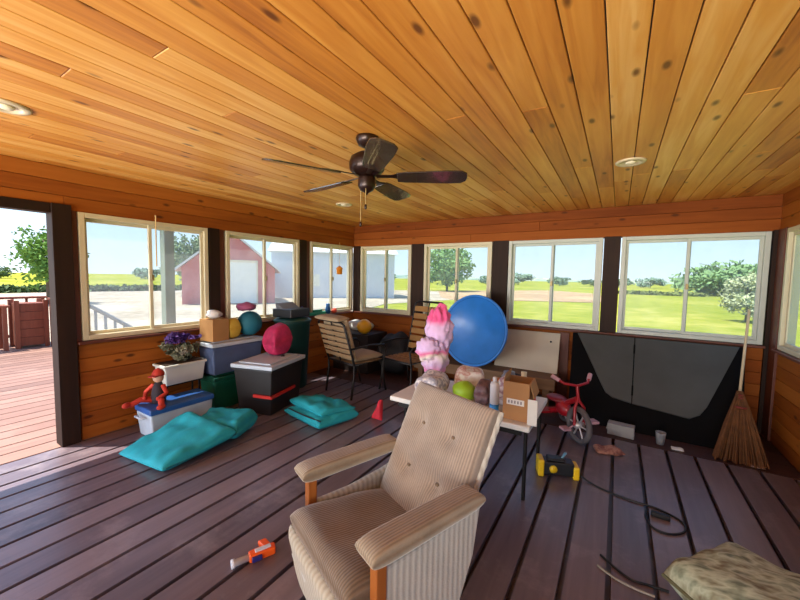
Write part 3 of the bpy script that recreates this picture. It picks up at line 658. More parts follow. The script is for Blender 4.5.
# small toys on the ledge of the left wall
tx = XL+.035
q = MB(); q.lathe([(.03, 0), (.034, .09), (.02, .11), (.018, .14), (0, .15)], 14); tag(q.build('blue_bottle', mat('toy_blue', (18, 70, 160), .35), None, loc=(tx, 3.62, ZS-.003)), 'blue bottle on the window ledge nearest the trash can', 'bottle')
q = MB(); q.lathe([(.028, 0), (.045, .03), (.04, .10), (.03, .12), (.033, .16), (0, .17)], 14); tag(q.build('blue_jug', mat('toy_blue2', (24, 84, 140), .35), None, loc=(tx, 4.16, ZS-.003)), 'blue jug on the window ledge nearest the far corner', 'jug')
q = MB(); q.box(-.03, .03, -.17, .17, 0, .05); q.box(-.02, .02, -.08, .1, .05, .085); tag(q.build('toy_truck', mat('toy_green', (40, 150, 110), .4), None, bevel=.01, loc=(tx, 3.92, ZS-.003)), 'green plastic toy truck on the window ledge between the blue bottle and jug', 'toy')
q = MB(); q.ball((0, 0, .04), .04, .055, .04, 14, .2, 3); tag(q.build('toy_crab', mat('toy_red', (206, 72, 44), .4), None, loc=(tx, 4.31, ZS-.003)), 'orange red plastic toy on the window ledge right of the blue jug', 'toy')
# corner pile behind the patio chair
q = MB(); q.box(-.35, .35, -.26, .26, 0, .6); q.box(-.3, .3, -.265, -.26, .1, .5); tag(q.build('storage_chest', mat('chest_dark', (40, 30, 26), .6), None, bevel=.012, loc=(-3.54, 4.5, 0)), 'dark brown storage chest in the far left corner', 'chest')
q = MB(); q.ball((0, 0, .115), .115, .115, .115, 22); yb_ = q.build('yellow_ball', mat('ball_yellow', (226, 164, 24), .4), None, loc=(-3.33, 4.33, .602)); tag(yb_, 'yellow ball on the storage chest in the far left corner', 'ball')
q = MB(); q.pad([(-.2, -.12, 0), (.2, -.12, 0), (.2, .12, 0), (-.2, .12, 0)], .16, 12, 5, wr=.03, ws=8); tag(q.build('white_cloth', mat('cloth_pale', (190, 186, 180), .9), None, loc=(-3.62, 4.6, .602)), 'heap of pale cloth on the storage chest behind the yellow ball', 'cloth')

# cooler, doll, planter
co = thing('cooler', 'small white cooler with blue lid on the deck by the left wall', 'cooler', (-3.585, 1.70, 0), .0)
q = MB(); q.hexa([(-.13, -.26, 0), (.13, -.26, 0), (.13, .26, 0), (-.13, .26, 0), (-.145, -.28, .23), (.145, -.28, .23), (.145, .28, .23), (-.145, .28, .23)]); q.build('body', mat('cooler_white', (178, 184, 194), .45), co, bevel=.015)
q = MB(); q.box(-.155, .155, -.29, .29, .23, .285); q.build('lid', mat('cooler_blue', (40, 84, 150), .4), co, bevel=.014)
q = MB(); q.tube([(-.06, -.295, .2), (-.06, -.32, .2), (.06, -.32, .2), (.06, -.295, .2)], .01, 8); q.build('handle', mat('cooler_white', (216, 218, 222)), co)
dl = thing('doll', 'red capped cloth doll with long red legs sitting on the white cooler', 'doll', (-3.61, 1.56, .287), .5)
redc = mat('doll_red', (176, 44, 24), .8, var=.2); 
q = MB(); q.lathe([(.055, .0), (.065, .05), (.05, .14), (.028, .19), (0, .2)], 16); q.build('body', mat('doll_navy', (46, 36, 44), .8), dl)
q = MB(); q.ball((0, 0, .235), .045, .045, .05, 16); q.build('head', mat('doll_face', (206, 160, 130), .7), dl)
q = MB(); q.lathe([(.052, .255), (.05, .275), (.036, .305), (0, .325)], 16); q.box(-.035, .035, -.085, -.03, .255, .263); q.build('cap', redc, dl)
for s_ in (-1, 1):
    q = MB(); q.tube([(s_*.035, -.02, .03), (s_*.10, -.10, .05), (s_*.15, -.16, .015)], [.03, .026, .024], 8); q.ball((s_*.16, -.18, .025), .03, .045, .025, 10); q.build('leg', redc, dl)
    q = MB(); q.tube([(s_*.045, 0, .16), (s_*.1, -.03, .1), (s_*.07, -.08, .07)], [.022, .02, .018], 8); q.ball((s_*.065, -.09, .065), .02, .02, .02, 8); q.build('arm', redc, dl)
ps = thing('plant_stand', 'dark metal plant stand against the left wall behind the cooler', 'stand', (-3.855, 1.87, 0))
blackm = mat('black_metal', (26, 22, 20), .5, .4)
for sx_ in (-.07, .07):
    for sy_ in (-.16, .16): q = MB(); q.tube([(sx_, sy_, 0), (sx_, sy_, .36)], .010, 8); q.build('leg', blackm, ps)
q = MB(); q.box(-.09, .09, -.18, .18, .36, .375); q.build('top', blackm, ps)
fp = thing('flower_planter', 'white rectangular planter of purple flowers under the first window', 'planter', (-3.835, 1.87, .376))
q = MB(); a, b_ = .11, .2
q.hexa([(-a+.02, -b_+.02, 0), (a-.02, -b_+.02, 0), (a-.02, b_-.02, 0), (-a+.02, b_-.02, 0), (-a, -b_, .2), (a, -b_, .2), (a, b_, .2), (-a, b_, .2)]); q.build('box', mat('planter_white', (216, 216, 208), .5, var=.05), fp, bevel=.01)
q = MB(); q.box(-a-.012, a+.012, -b_-.012, b_+.012, .18, .205); q.build('rim', mat('planter_white', (216, 216, 208)), fp, bevel=.006)
q = MB(); q.box(-a+.005, a-.005, -b_+.005, b_-.005, .2, .209); q.build('soil', mat('soil', (50, 36, 26), 1), fp)
leafy(420, .11, .21, .12, .32, .035, 21).build('foliage', patches('planter_leaves', [(60, 60, 44), (104, 104, 78), (130, 116, 104)], 8), fp)
leafy(260, .10, .21, .05, .46, .026, 22).build('blossoms', mat('blossom_purple', (70, 34, 110), .7, var=.3), fp)
q = MB(); q.tube([(0, 0, 0), (0, 0, -.50)], .006, 6); tag(q.build('hanging_cord', mat('cord_tan', (200, 168, 112), .8), None, loc=(-3.90, 1.70, 2.06)), 'thin tan cord hanging in front of the first window', 'cord')
fd = thing('bird_feeder', 'small orange hanging feeder in front of the third left window', 'bird feeder', (-3.91, 4.40, 1.58))
q = MB(); q.lathe([(0, -.06), (.045, -.055), (.05, .03), (.06, .035), (.02, .075), (0, .08)], 16); q.build('body', mat('feeder_orange', (228, 132, 20), .4), fd)
q = MB(); q.tube([(0, 0, .075), (0, 0, .46)], .003, 6); q.build('string', mat('cord_tan', (200, 168, 112)), fd)

# ------------------------------------------------------------------ patio chairs
iron = mat('patio_iron', (34, 28, 26), .45, .5); strapm = mat('tan_strap', (146, 116, 82), .75, var=.15); cushm = mat('tan_cushion', (158, 134, 104), .9, var=.12, bump=.15)
def patio_chair(label, loc, rz, backh, strap, lean=.16):
    """local: faces +y, back at y=-.25"""
    t = thing('patio_chair', label, 'chair', loc, rz); w = .26
    def br(z): return (-.24-lean*max(0, z-.42)/.5)
    for s_ in (-1, 1):
        q = MB(); q.tube([(s_*w, br(.42)-.04, 0), (s_*w, -.24, .30), (s_*w, -.24, .42)], .014, 8); q.build('leg', iron, t)
        q = MB(); q.tube([(s_*w, .30, 0), (s_*w, .25, .2), (s_*w, .25, .42)], .014, 8); q.build('leg', iron, t)
        q = MB(); q.tube([(s_*w, br(.62), .62), (s_*(w+.02), 0, .64), (s_*(w+.02), .24, .62), (s_*(w+.01), .29, .57), (s_*w, .25, .42)], .013, 8); q.build('arm', iron, t)
    q = MB(); q.tube([(-w, -.24, .42), (w, -.24, .42), (w, .26, .42), (-w, .26, .42)], .013, 8, True); q.build('seat_frame', iron, t)
    q = MB(); pts = [(-w, br(.42), .42), (-w, br(backh), backh), (-w+.05, br(backh)-.01, backh+.03), (w-.05, br(backh)-.01, backh+.03), (w, br(backh), backh), (w, br(.42), .42)]
    q.tube(pts, .014, 8); q.tube([(0, br(.44), .44), (0, br(backh), backh+.03)], .009, 8); bf = q.build('back_frame', iron, t)
    n = 6
    for i in range(n):
        z = .50+(backh-.50)*(i+.3)/n; q = MB(); hh = (backh-.5)/n*.36
        q.hexa([(-w, br(z-hh)-.016, z-hh), (w, br(z-hh)-.016, z-hh), (w, br(z-hh)+.010, z-hh), (-w, br(z-hh)+.010, z-hh), (-w, br(z+hh)-.016, z+hh), (w, br(z+hh)-.016, z+hh), (w, br(z+hh)+.010, z+hh), (-w, br(z+hh)+.010, z+hh)])
        q.build('back_strap', strap, bf, bevel=.004)
    for i in range(5):
        y_ = -.19+i*.1; q = MB(); q.box(-w, w, y_-.035, y_+.035, .416, .428); q.build('seat_strap', strap, t)
    return t
f1 = math.atan2(-.2, .98)
c1 = patio_chair('black iron patio chair turned away, its strapped back behind the teal cushion', (-2.87, 3.56, 0), f1, .92, strapm)
Mx = Matrix.Translation((-2.87, 3.56, 0)) @ Matrix.Rotation(f1, 4, 'Z')
cu = thing('chair_cushion', 'long tan cushion lining the turned away patio chair', 'cushion', (-2.87, 3.56, 0), f1)
q = MB(); q.pad([(-.23, -.19, .432), (.23, -.19, .432), (.23, .27, .432), (-.23, .27, .432)], .08, 14, 6, wr=.008); q.build('seat_pad', cushm, cu)
q = MB(); q.pad([(.24, -.23, .46), (-.24, -.23, .46), (-.245, -.385, .97), (.245, -.385, .97)], .085, 14, 6, wr=.008); bo = q.build('back_pad', cushm, cu)
q = MB(); q.pad([(-.25, -.47, .95), (.25, -.47, .95), (.25, -.30, .965), (-.25, -.30, .965)], .06, 12, 5, wr=.008); q.build('head_roll', cushm, cu)
q = MB(); q.pad([(-.24, -.18, 0), (.24, -.18, 0), (.24, .18, 0), (-.24, .18, 0)], .62, 18, 3, wr=.06, ws=7, sd=6); tag(q.build('trash_bag', mat('bag_black', (26, 24, 26), .7), None, loc=(-2.90, 4.58, 0)), 'full black trash bag against the back wall between the two patio chairs', 'bag')
c2 = patio_chair('tall black iron patio chair with straw-coloured strapped back near the far window', (-2.33, 4.02, 0), math.radians(168), 1.12, mat('straw_strap', (150, 108, 58), .75, var=.2), .12)
q = MB(); q.pad([(-.07, -.02, 0), (.07, -.02, 0), (.035, .03, .20), (.005, .03, .20)], .055, 16, 3, wr=.03, ws=14, sd=4)
tag(q.build('red_rag', mat('rag_red', (196, 40, 56), .85), None, loc=(-2.08, 2.98, 0)), 'crumpled pink red rag on the deck between teal cushion and armchair', 'rag')

# ------------------------------------------------------------------ bench with white board and blue pool
be = thing('low_bench', 'long low brown wooden bench along the back wall', 'bench', (-1.45, 4.55, 0))
brn = wood('bench_brown', [(92, 64, 42), (120, 88, 60), (140, 106, 76)], 0, .7, False, .6, .4)
q = MB(); q.box(-1.0, .88, -.2, .2, .29, .335); q.build('top', brn, be, bevel=.006)
q = MB(); q.box(-1.0, .88, -.19, -.16, .20, .29); q.build('apron', brn, be, bevel=.004)
for sx_ in (-.9, .78):
    for sy_ in (-.14, .14): q = MB(); q.box(sx_-.035, sx_+.035, sy_-.035, sy_+.035, 0, .29); q.build('leg', brn, be)
wb = thing('white_board', 'cream painted board leaning on the back wall behind the cardboard box', 'board', (-.95, 4.66, .336))
q = MB(); q.hexa([(-.42, -.012, 0), (.36, -.012, 0), (.36, .012, 0), (-.42, .012, 0), (-.42, .148, .485), (.36, .148, .485), (.36, .172, .48), (-.42, .172, .48)]); q.build('panel', mat('board_cream', (206, 194, 172), .6, var=.06, vs=3), wb, bevel=.004)
q = MB(); q.ball((.26, .085, .38), .012, .012, .012, 8); q.build('knob', blackm, wb)
PM = Matrix.Translation((-1.56, 4.50, .80)) @ Matrix.Rotation(math.radians(-8), 4, 'Z') @ Matrix.Rotation(math.radians(90-9), 4, 'X')
pool = thing('wading_pool', 'round bright blue plastic wading pool standing on edge on the low bench', 'pool')
blu = mat('pool_blue', (4, 56, 138), .5, var=.18, vs=5); blu2 = mat('pool_rim', (50, 128, 214), .3, var=.1)
q = MB(); q.lathe([(0, .0), (.36, .0), (.40, .012), (.425, .05), (.44, .12), (.445, .14), (.43, .14), (.415, .05), (.385, .028), (.36, .016), (0, .016)], 56, PM); pv = q.build('basin', blu, pool)
q = MB(); 
q.lathe([(.43, .135), (.44, .155), (.46, .157), (.468, .14), (.46, .128), (.445, .13)], 56, PM); q.build('rim', blu2, pool)
q = MB(); q.lathe([(.30, .0165), (.305, .024), (.315, .024), (.32, .0165)], 48, PM); q.lathe([(.15, .0165), (.155, .022), (.165, .022), (.17, .0165)], 40, PM); q.build('floor_rings', blu, pool)

# ------------------------------------------------------------------ white table and what stands on it
TB = thing('folding_table', 'low white folding table with black legs behind the armchair', 'table', (0, 0, 0))
whitep = mat('table_white', (222, 218, 210), .4, var=.04)
q = MB(); q.box(-1.52, -.44, 2.32, 3.0, .505, .545); q.build('table_top', whitep, TB, bevel=.01)
for y_ in (2.36, 2.93): q = MB(); q.box(-1.46, -.50, y_, y_+.03, .46, .505); q.build('frame_rail', blackm, TB)
for x_ in (-1.42, -.48):
    for y_ in (2.41, 2.9): q = MB(); q.tube([(x_, y_, 0), (x_, y_, .505)], .013, 8); q.build('leg', blackm, TB)
TZ = .546
cb = thing('cardboard_box', 'open tan cardboard box with a white label on the white table', 'box', (-.55, 2.475, TZ), .02)
q = MB(); w, d, h = .085, .09, .26
q.box(-w, w, -d, -d+.006, 0, h); q.box(-w, w, d-.006, d, 0, h); q.box(-w, -w+.006, -d+.006, d-.006, 0, h); q.box(w-.006, w, -d+.006, d-.006, 0, h); q.box(-w, w, -d+.006, d-.006, 0, .006); q.build('carton', mat('cardboard_tan', (172, 124, 78), .85, var=.06), cb)
for s_ in (-1, 1):
    q = MB(); q.hexa([(s_*w, -d, h), (s_*(w+.004), -d, h), (s_*(w+.004), d, h), (s_*w, d, h), (s_*(w+.03), -d, h-.09), (s_*(w+.034), -d, h-.09), (s_*(w+.034), d, h-.09), (s_*(w+.03), d, h-.09)]) if s_ > 0 else q.hexa([(-w, -d, h), (-w+.004, -d, h), (-w+.004, d, h), (-w, d, h), (-w+.01, -d, h+.05), (-w+.014, -d, h+.05), (-w+.014, d, h+.05), (-w+.01, d, h+.05)]); q.build('flap', card, cb)
q = MB(); q.box(-.06, .055, -d-.0015, -d, .105, .145); lb = q.build('label_sticker', mat('label_white', (228, 222, 214), .5), cb)
q = MB()
for i in range(5): q.box(-.05+i*.02, -.04+i*.02, -d-.0025, -d-.0015, .115, .135)
q.build('print', mat('label_grey', (140, 130, 130), .6), lb)
q = MB(); q.box(-.03, .03, -.003, .003, 0, .17); q.prism([(-.03, 0), (.03, .0), (.03, .01), (-.03, .01)], 0, .004); tag(q.build('white_carton', whitep, None, bevel=.002, loc=(-.435, 2.36, TZ), rot=(0, 0, .05)), 'white card standing at the right end of the white table', 'card')
q = MB(); q.lathe([(.026, 0), (.03, .01), (.03, .13), (.018, .16), (.018, .2), (0, .2)], 16); tag(q.build('pink_bottle', mat('bottle_pink', (216, 40, 84), .35), None, loc=(-.50, 2.66, TZ)), 'pink bottle behind the open cardboard box', 'bottle')
sp_ = thing('spray_can', 'white spray can with blue base left of the open cardboard box', 'spray can', (-.715, 2.46, TZ))
q = MB(); q.lathe([(.032, .06), (.032, .20), (.026, .215), (0, .22)], 18); q.build('can', mat('can_white', (222, 222, 226), .35), sp_)
q = MB(); q.lathe([(.033, 0), (.033, .06), (0, .06)], 18); q.build('base_band', mat('can_blue', (40, 130, 200), .35), sp_)
q = MB(); q.lathe([(.016, .22), (.016, .25), (0, .255)], 12); q.build('nozzle', mat('can_white', (222, 222, 226)), sp_)
q = MB(); q.ball((0, 0, .075), .095, .085, .075, 18, .12, 3); tag(q.build('lime_bag', mat('lime', (150, 190, 40), .5, var=.12), None, loc=(-.98, 2.56, TZ)), 'lime green rounded bag on the table above the armchair back', 'bag')
def wrap(name, label, cat, loc, size, cols, sd, rz=0):
    q = MB(); x_, y_, h_ = size; q.pad([(-x_, -y_, 0), (x_, -y_, 0), (x_, y_, 0), (-x_, y_, 0)], h_, 12, 5, wr=.03, ws=9, sd=sd)
    o = q.build(name, patches(name+'_print_%d' % sd, cols, 14, .5, sd), None, loc=loc, rot=(0, 0, rz)); return tag(o, label, cat)
wrap('plastic_bag', 'crumpled white and grey plastic bag on the table beside the pink bundle', 'bag', (-1.24, 2.52, TZ), (.10, .12, .18), [(206, 200, 204), (140, 140, 156), (222, 214, 210), (90, 90, 108)], 2)
wrap('plastic_bag', 'white plastic bag with reddish print behind the lime green bag', 'bag', (-1.03, 2.80, TZ), (.12, .09, .2), [(214, 206, 200), (226, 222, 216), (190, 140, 130), (220, 214, 208)], 5, .3)
wrap('snack_pouch', 'dark brown and purple pouch between the lime bag and the spray can', 'pouch', (-.83, 2.58, TZ), (.055, .08, .17), [(64, 44, 50), (120, 92, 96), (84, 56, 74)], 8)
wrap('tissue_pack', 'white and mauve pack behind the spray can', 'pack', (-.68, 2.66, TZ), (.055, .08, .22), [(210, 200, 204), (150, 110, 130), (226, 220, 218), (90, 70, 80)], 9)
q = MB(); q.ball((0, 0, .06), .06, .06, .06, 18); tag(q.build('orange_ball', mat('ball_orange', (206, 128, 54), .6), None, loc=(-.83, 2.92, TZ)), 'small orange ball at the back of the white table', 'ball')
q = MB(); q.lathe([(.05, 0), (.055, .01), (.06, .16), (.045, .18), (.045, .2), (0, .2)], 18); tag(q.build('grey_jar', mat('jar_grey', (112, 118, 134), .35), None, loc=(-.72, 2.87, TZ)), 'grey jar at the back of the white table beside the orange ball', 'jar')
q = MB(); q.lathe([(.03, 0), (.032, .16), (.02, .19), (.022, .22), (0, .22)], 16); tag(q.build('cream_bottle', mat('bottle_cream', (224, 214, 176), .4), None, loc=(-.60, 2.85, TZ)), 'cream bottle at the back of the white table behind the cardboard box', 'bottle')
# pink plush propped on the table
def plush_mat():
    m = bpy.data.materials.new('plush_bands'); m.use_nodes = True; t = m.node_tree; N = t.nodes; L = t.links; b_ = N['Principled BSDF']
    tcn = N.new('ShaderNodeTexCoord'); s_ = N.new('ShaderNodeSeparateXYZ'); n = N.new('ShaderNodeTexNoise'); n.inputs['Scale'].default_value = 6
    L.new(tcn.outputs['Object'], s_.inputs[0]); L.new(tcn.outputs['Object'], n.inputs['Vector'])
    a = N.new('ShaderNodeMath'); a.operation = 'MULTIPLY_ADD'; a.inputs[1].default_value = .22; L.new(n.outputs[0], a.inputs[0])
    b2 = N.new('ShaderNodeMath'); b2.operation = 'MULTIPLY'; b2.inputs[1].default_value = 1.3; L.new(s_.outputs['Z'], b2.inputs[0]); L.new(b2.outputs[0], a.inputs[2])
    r = N.new('ShaderNodeValToRGB'); r.color_ramp.interpolation = 'LINEAR'; el = r.color_ramp.elements
    for i, (p_, c_) in enumerate([(0.0, (214, 180, 212)), (.22, (226, 130, 180)), (.32, (214, 180, 216)), (.42, (232, 214, 200)), (.47, (222, 104, 150)), (.53, (212, 180, 218)), (.78, (216, 176, 212)), (.86, (222, 84, 140))]):
        q = el[i] if i < 2 else el.new(p_); q.position = p_; q.color = lin(c_)
    L.new(a.outputs[0], r.inputs[0]); L.new(r.outputs[0], b_.inputs['Base Color']); b_.inputs['Roughness'].default_value = .8; b_.inputs['Sheen Weight'].default_value = .3
    return m
pp = thing('plush_blanket', 'pink and lilac fleece bundle standing upright on the table before the blue pool', 'blanket', (-1.38, 2.84, TZ), .45)
pm = plush_mat()
q = MB(); q.ball((0, .05, .232), .115, .09, .19, 40, .35, 5, 3.5); q.build('lower_roll', pm, pp)
q = MB(); q.ball((.04, .06, .485), .115, .085, .21, 40, .38, 9, 3.5); q.build('upper_roll', pm, pp)
q = MB(); q.ball((-.06, -.03, .31), .10, .05, .10, 32, .45, 2, 3.5); q.build('corner_flap', pm, pp)

# ------------------------------------------------------------------ tricycle, dark bag, floor bits
TR = thing('tricycle', 'red child tricycle with grey front wheel beside the dark leaning screen', 'tricycle', (-.40, 3.74, 0), math.radians(-50))
redp = mat('trike_red', (158, 18, 30), .4, var=.15, coat=.2); gry = mat('tyre_grey', (92, 84, 84), .7); whp = mat('grip_white', (196, 150, 158), .5)
RX = Matrix.Rotation(PI/2, 4, 'X')
def wheel(x_, y_, r, w):
    q = MB(); q.tube([(x_+r*.85*math.cos(2*PI*i/24), y_, r+r*.85*math.sin(2*PI*i/24)) for i in range(24)], r*.15, 8, True); o = q.build('wheel', gry, TR)
    q = MB()
    for i in range(6): q.tube([(x_, y_, r), (x_+r*.8*math.cos(PI*i/3), y_, r+r*.8*math.sin(PI*i/3))], .008, 6)
    q.lathe([(.03, -w), (.03, w)], 12, Matrix.Translation((x_, y_, r)) @ RX); q.build('spokes', mat('spoke_pale', (196, 188, 186), .4, .4), o)
wheel(.24, 0, .17, .04); wheel(-.24, .17, .11, .03); wheel(-.24, -.17, .11, .03)
q = MB(); q.tube([(.19, 0, .52), (.21, 0, .40), (.235, .045, .33), (.24, .045, .17)], .014, 8); q.tube([(.21, 0, .40), (.235, -.045, .33), (.24, -.045, .17)], .014, 8); q.build('fork', redp, TR)
q = MB(); q.tube([(.205, 0, .40), (.08, 0, .33), (-.08, 0, .20), (-.22, 0, .13)], .026, 10); q.tube([(-.24, -.17, .11), (-.24, .17, .11)], .014, 8); q.box(-.3, -.18, -.11, .11, .12, .14); q.ball((.0, 0, .24), .10, .06, .075, 14); q.build('frame', redp, TR)
q = MB(); q.tube([(.11, -.18, .58), (.17, -.12, .54), (.19, 0, .52), (.17, .12, .54), (.11, .18, .58)], .012, 8); hb = q.build('handlebar', redp, TR)
for s_ in (-1, 1): q = MB(); q.tube([(.14, s_*.15, .56), (.09, s_*.2, .595)], .02, 8); q.build('grip', whp, hb)
q = MB(); q.ball((-.12, 0, .30), .12, .09, .03, 16); q.tube([(-.12, 0, .28), (-.1, 0, .2)], .014, 8); q.build('seat', mat('trike_seat', (120, 16, 26), .4), TR)
for s_ in (-1, 1): q = MB(); q.tube([(.24, s_*.05, .17), (.24+s_*.05, s_*.06, .17+s_*.05)], .008, 6); q.box(.2+s_*.05, .28+s_*.05, s_*.10-.035, s_*.10+.035, .16+s_*.05, .18+s_*.05); q.build('pedal', whp, TR)
q = MB(); q.pad([(-.16, -.14, 0), (.16, -.14, 0), (.16, .14, 0), (-.16, .14, 0)], .42, 14, 4, wr=.04, ws=7, sd=2); tag(q.build('black_bag', mat('bag_black', (26, 24, 26), .7), None, loc=(-.96, 3.98, 0)), 'slumped black bag on the deck between table and tricycle', 'bag')
q = MB(); q.pad([(-.11, -.06, 0), (.11, -.06, 0), (.11, .06, 0), (-.11, .06, 0)], .05, 10, 5, wr=.03, ws=12); tag(q.build('cloth_scrap', patches('scrap', [(120, 60, 50), (170, 120, 100), (90, 40, 36)], 18), None, loc=(.0, 3.50, 0), rot=(0, 0, .4)), 'reddish cloth scrap on the deck in front of the tricycle', 'cloth')

# dark folding panel leaning on the window ledge
DP = thing('folding_screen', 'big dark grey two-leaf folding screen with black ends leaning under the corner window', 'screen')
blackp = mat('panel_black', (7, 7, 9), .8, spec=.15); greyp = mat('panel_grey', (66, 70, 70), .55, var=.14, vs=4)
B0, B1 = Vector((-.40, 4.12, 0)), Vector((1.00, 4.12, 0)); T0, T1 = Vector((-.44, 4.70, .87)), Vector((1.09, 4.70, .87))
nr = Vector((0, .81, -.60)).normalized()
q = MB()
def P(u, v, d=0):
    p = (B0.lerp(B1, u)).lerp(T0.lerp(T1, u), v); return p-nr*d
q.hexa([P(0, 0, 0)+nr*.05+Vector((0, 0, .035)), P(1, 0, 0)+nr*.05+Vector((0, 0, .035)), P(1, 0), P(0, 0), P(0, 1)+nr*.05, P(1, 1)+nr*.05, P(1, 1), P(0, 1)]); q.build('back_slab', blackp, DP, bevel=.006, weld=True)
def face(us, name, mt):
    q = MB(); n = len(us); q.v += [tuple(P(u, v, .004)) for u, v in us]+[tuple(P(u, v, .022)) for u, v in us]
    for f in [tuple(range(n)), tuple(range(2*n-1, n-1, -1))]+[(i, n+i, n+(i+1) % n, (i+1) % n) for i in range(n)]: q.f.append(list(f)); q.r.append(.5); q.sm.append(False)
    return q.build(name, mt, DP, weld=True)
face([(.035, .985), (.405, .985), (.405, .27), (.29, .30), (.245, .34), (.215, .42)], 'left_leaf', greyp)
face([(.412, .985), (.97, .985), (.82, .36), (.785, .27), (.73, .22), (.412, .27)], 'right_leaf', greyp)
for v in (.4, .85): q = MB(); q.tube([P(.408, v-.05, .024), P(.408, v+.05, .024)], .008, 8); q.build('hinge', blackp, DP)
# odds and ends before the panel
wbx = thing('carton', 'small whitish carton on the deck at the left foot of the dark screen', 'carton', (.10, 3.98, 0), -.1)
q = MB(); q.box(-.12, .10, -.05, .05, 0, .11); q.build('box', mat('carton_pale', (150, 148, 146), .7), wbx, bevel=.004)
q = MB(); q.box(-.13, -.06, -.055, .055, .05, .06); q.build('flap', mat('carton_pale', (150, 148, 146)), wbx)
q = MB(); q.lathe([(.03, 0), (.04, .1), (.042, .11), (.036, .11), (.028, .01), (0, .01)], 16); tag(q.build('plastic_cup', mat('cup_grey', (150, 152, 156), .4), None, loc=(.40, 3.97, 0)), 'grey plastic cup at the foot of the dark screen', 'cup')
q = MB(); q.pad([(-.045, -.03, 0), (.045, -.03, 0), (.045, .03, 0), (-.045, .03, 0)], .02, 8, 4, wr=.01, ws=20); tag(q.build('paper_scrap', mat('paper_white', (220, 220, 220), .8), None, loc=(.52, 3.91, .0)), 'white paper scrap on the deck border before the dark screen', 'paper')
q = MB(); q.pad([(-.06, -.02, 0), (.06, -.02, 0), (.06, .02, 0), (-.06, .02, 0)], .015, 8, 4); tag(q.build('wood_chip', mat('paper_grey', (150, 120, 110), .8), None, loc=(1.02, 3.90, 0)), 'pale wood scrap on the deck in front of the broom', 'scrap')

# broom
BRO = thing('broom', 'wide straw broom with pale handle standing in the right corner', 'broom', (.94, 3.92, 0))
q = MB(); q.tube([(.045, .38, .52), (.155, .78, 1.24)], .011, 8); q.build('handle', mat('broom_handle', (206, 186, 150), .5), BRO)
q = MB(); rr = random.Random(5)
for i in range(150):
    u = rr.uniform(-1, 1); v = rr.uniform(-1, 1); b0 = Vector((.0+u*.175, .0+v*.05, 0.0+rr.random()*.02)); t0 = Vector((.045+u*.018, .37+v*.014, .52)); md_ = b0.lerp(t0, .5)+Vector((u*.005, 0, 0))
    q.tube([b0, md_, t0], [.0075, .008, .004], 5, cap=False)
bm_ = q.build('bristles', mat('broom_straw', (104, 66, 34), .85, var=.3, vs=20), BRO); bm_['kind'] = 'stuff'
q = MB()
for z_, r_ in ((.47, .024), (.49, .022), (.40, .045)):
    f_ = z_/.52; q.lathe([(r_, -.008), (r_+.004, 0), (r_, .008)], 14, Matrix.Translation((.045*f_, .37*f_, z_)))
q.build('binding', mat('broom_wire', (120, 40, 30), .5), BRO)

# yellow-black charger, cords
TL = thing('jobsite_radio', 'yellow and black jobsite radio on the deck right of the white table', 'radio', (-.33, 2.87, 0), math.radians(20))
yl = mat('tool_yellow', (232, 188, 24), .4, var=.05); tbk = mat('tool_black', (20, 22, 26), .45)
q = MB(); q.box(-.11, .11, -.05, .05, .02, .12); q.box(-.08, .05, -.04, .04, .12, .14); q.build('body', tbk, TL, bevel=.012)
for s_ in (-1, 1): q = MB(); q.box(s_*.125-.022, s_*.125+.022, -.058, .058, 0, .10 if s_ > 0 else .13); q.build('bumper', yl, TL, bevel=.012)
q = MB(); q.lathe([(.028, 0), (.028, .012), (0, .014)], 16, Matrix.Translation((-.04, -.05, .07)) @ RX); q.build('dial', yl, TL)
q = MB(); q.tube([(.03, 0, .135), (.05, 0, .175), (.06, 0, .18)], .01, 8); q.build('antenna', mat('ant_blue', (90, 130, 150), .4), TL)
def smooth_path(pts, n=8):
    pts = [Vector(p) for p in pts]; out = []
    for i in range(len(pts)-1):
        p0 = pts[max(0, i-1)]; p1 = pts[i]; p2 = pts[i+1]; p3 = pts[min(len(pts)-1, i+2)]
        for k_ in range(n):
            t = k_/n; out.append(.5*((2*p1)+(p2-p0)*t+(2*p0-5*p1+4*p2-p3)*t*t+(3*p1-p0-3*p2+p3)*t**3))
    return out+[pts[-1]]
cr = mat('cord_black', (18, 18, 20), .5)
ec = thing('power_cord', 'long black cord running from the jobsite radio across the deck', 'cord')
q = MB(); q.tube(smooth_path([(-.17, 2.90, .03), (-.1, 2.88, .007), (.0, 2.83, .007), (.15, 2.80, .007), (.30, 2.79, .007), (.41, 2.72, .007), (.41, 2.62, .007), (.33, 2.545, .007), (.25, 2.56, .007), (.22, 2.66, .007), (.235, 2.75, .007)]), .0065, 8); q.build('wire', cr, ec)
q = MB(); q.box(-.05, .05, -.017, .017, 0, .03, M=rotM((.30, 2.705, 0), 0, 0, -.05)); q.build('plug', cr, ec, bevel=.006)
q = MB(); q.tube(smooth_path([(-.01, 2.14, .006), (.06, 2.08, .006), (.13, 2.04, .006), (.2, 2.05, .006), (.28, 2.06, .006)]), .006, 8); tag(q.build('thin_cord', cr, None), 'short black cord end sticking out beside the mottled green cushion', 'cord')
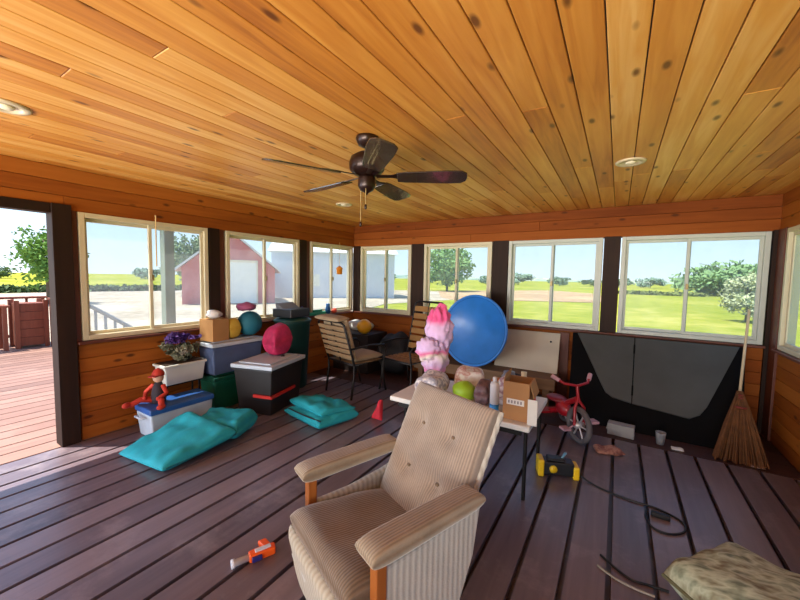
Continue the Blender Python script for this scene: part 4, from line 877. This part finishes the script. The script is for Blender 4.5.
q = MB(); q.tube(smooth_path([(-.02, 2.05, .006), (.05, 2.01, .006), (.13, 1.99, .006), (.22, 1.99, .006)]), .006, 8); tag(q.build('thin_cord', mat('cord_pale', (140, 132, 120), .6), None), 'short pale cord end lying parallel to the black one by the green cushion', 'cord')

# mottled green cushion lower right
gc = thing('floor_cushion', 'large mottled pale green floor cushion on the deck in the lower right foreground', 'cushion', (.615, 2.09, 0))
gm = patches('cushion_moss', [(110, 118, 98), (152, 162, 138), (188, 196, 170), (156, 162, 136), (120, 112, 88)], 9, .95, 3, (1, 2.2, 1))
q = MB(); q.pad([(-.36, -.04, 0), (.08, -.50, 0), (.42, -.02, 0), (-.06, .30, 0)], [.20, .22, .23, .22], 22, 6, wr=.035, ws=8, sd=3); q.build('cover', gm, gc)
q = MB(); q.tube([(-.36, -.04, .085), (-.06, .30, .10), (.42, -.02, .10), (.08, -.50, .095)], .010, 8, True); q.build('piping', mat('moss_dark', (110, 112, 84), .9), gc)

# toy gun
tg = thing('toy_blaster', 'orange and white toy blaster lying on the deck left of the armchair', 'toy', (-1.555, 1.105, 0), math.radians(66))
org = mat('toy_orange', (236, 92, 24), .4, var=.06)
q = MB(); q.prism([(-.03, -.02), (.10, -.025), (.105, .022), (.02, .03), (-.03, .025)], .0, .042); q.build('body', org, tg, bevel=.008)
q = MB(); q.prism([(.05, .02), (.09, .02), (.075, .085), (.03, .085)], .004, .036); q.build('grip', org, tg, bevel=.008)
q = MB(); q.lathe([(.016, 0), (.018, .065), (.022, .07), (.022, .085), (0, .085)], 14, Matrix.Translation((-.03, .002, .022)) @ Matrix.Rotation(-PI/2, 4, 'Y')); q.build('barrel', mat('toy_white', (206, 208, 216), .4), tg)
q = MB(); q.box(-.02, .03, -.034, -.018, .008, .034); q.build('trigger_block', mat('toy_navy', (40, 40, 110), .4), tg, bevel=.004)
q = MB(); q.box(.0, .08, -.012, .012, .042, .05); q.build('stripe', mat('toy_white', (206, 208, 216)), tg, bevel=.003)
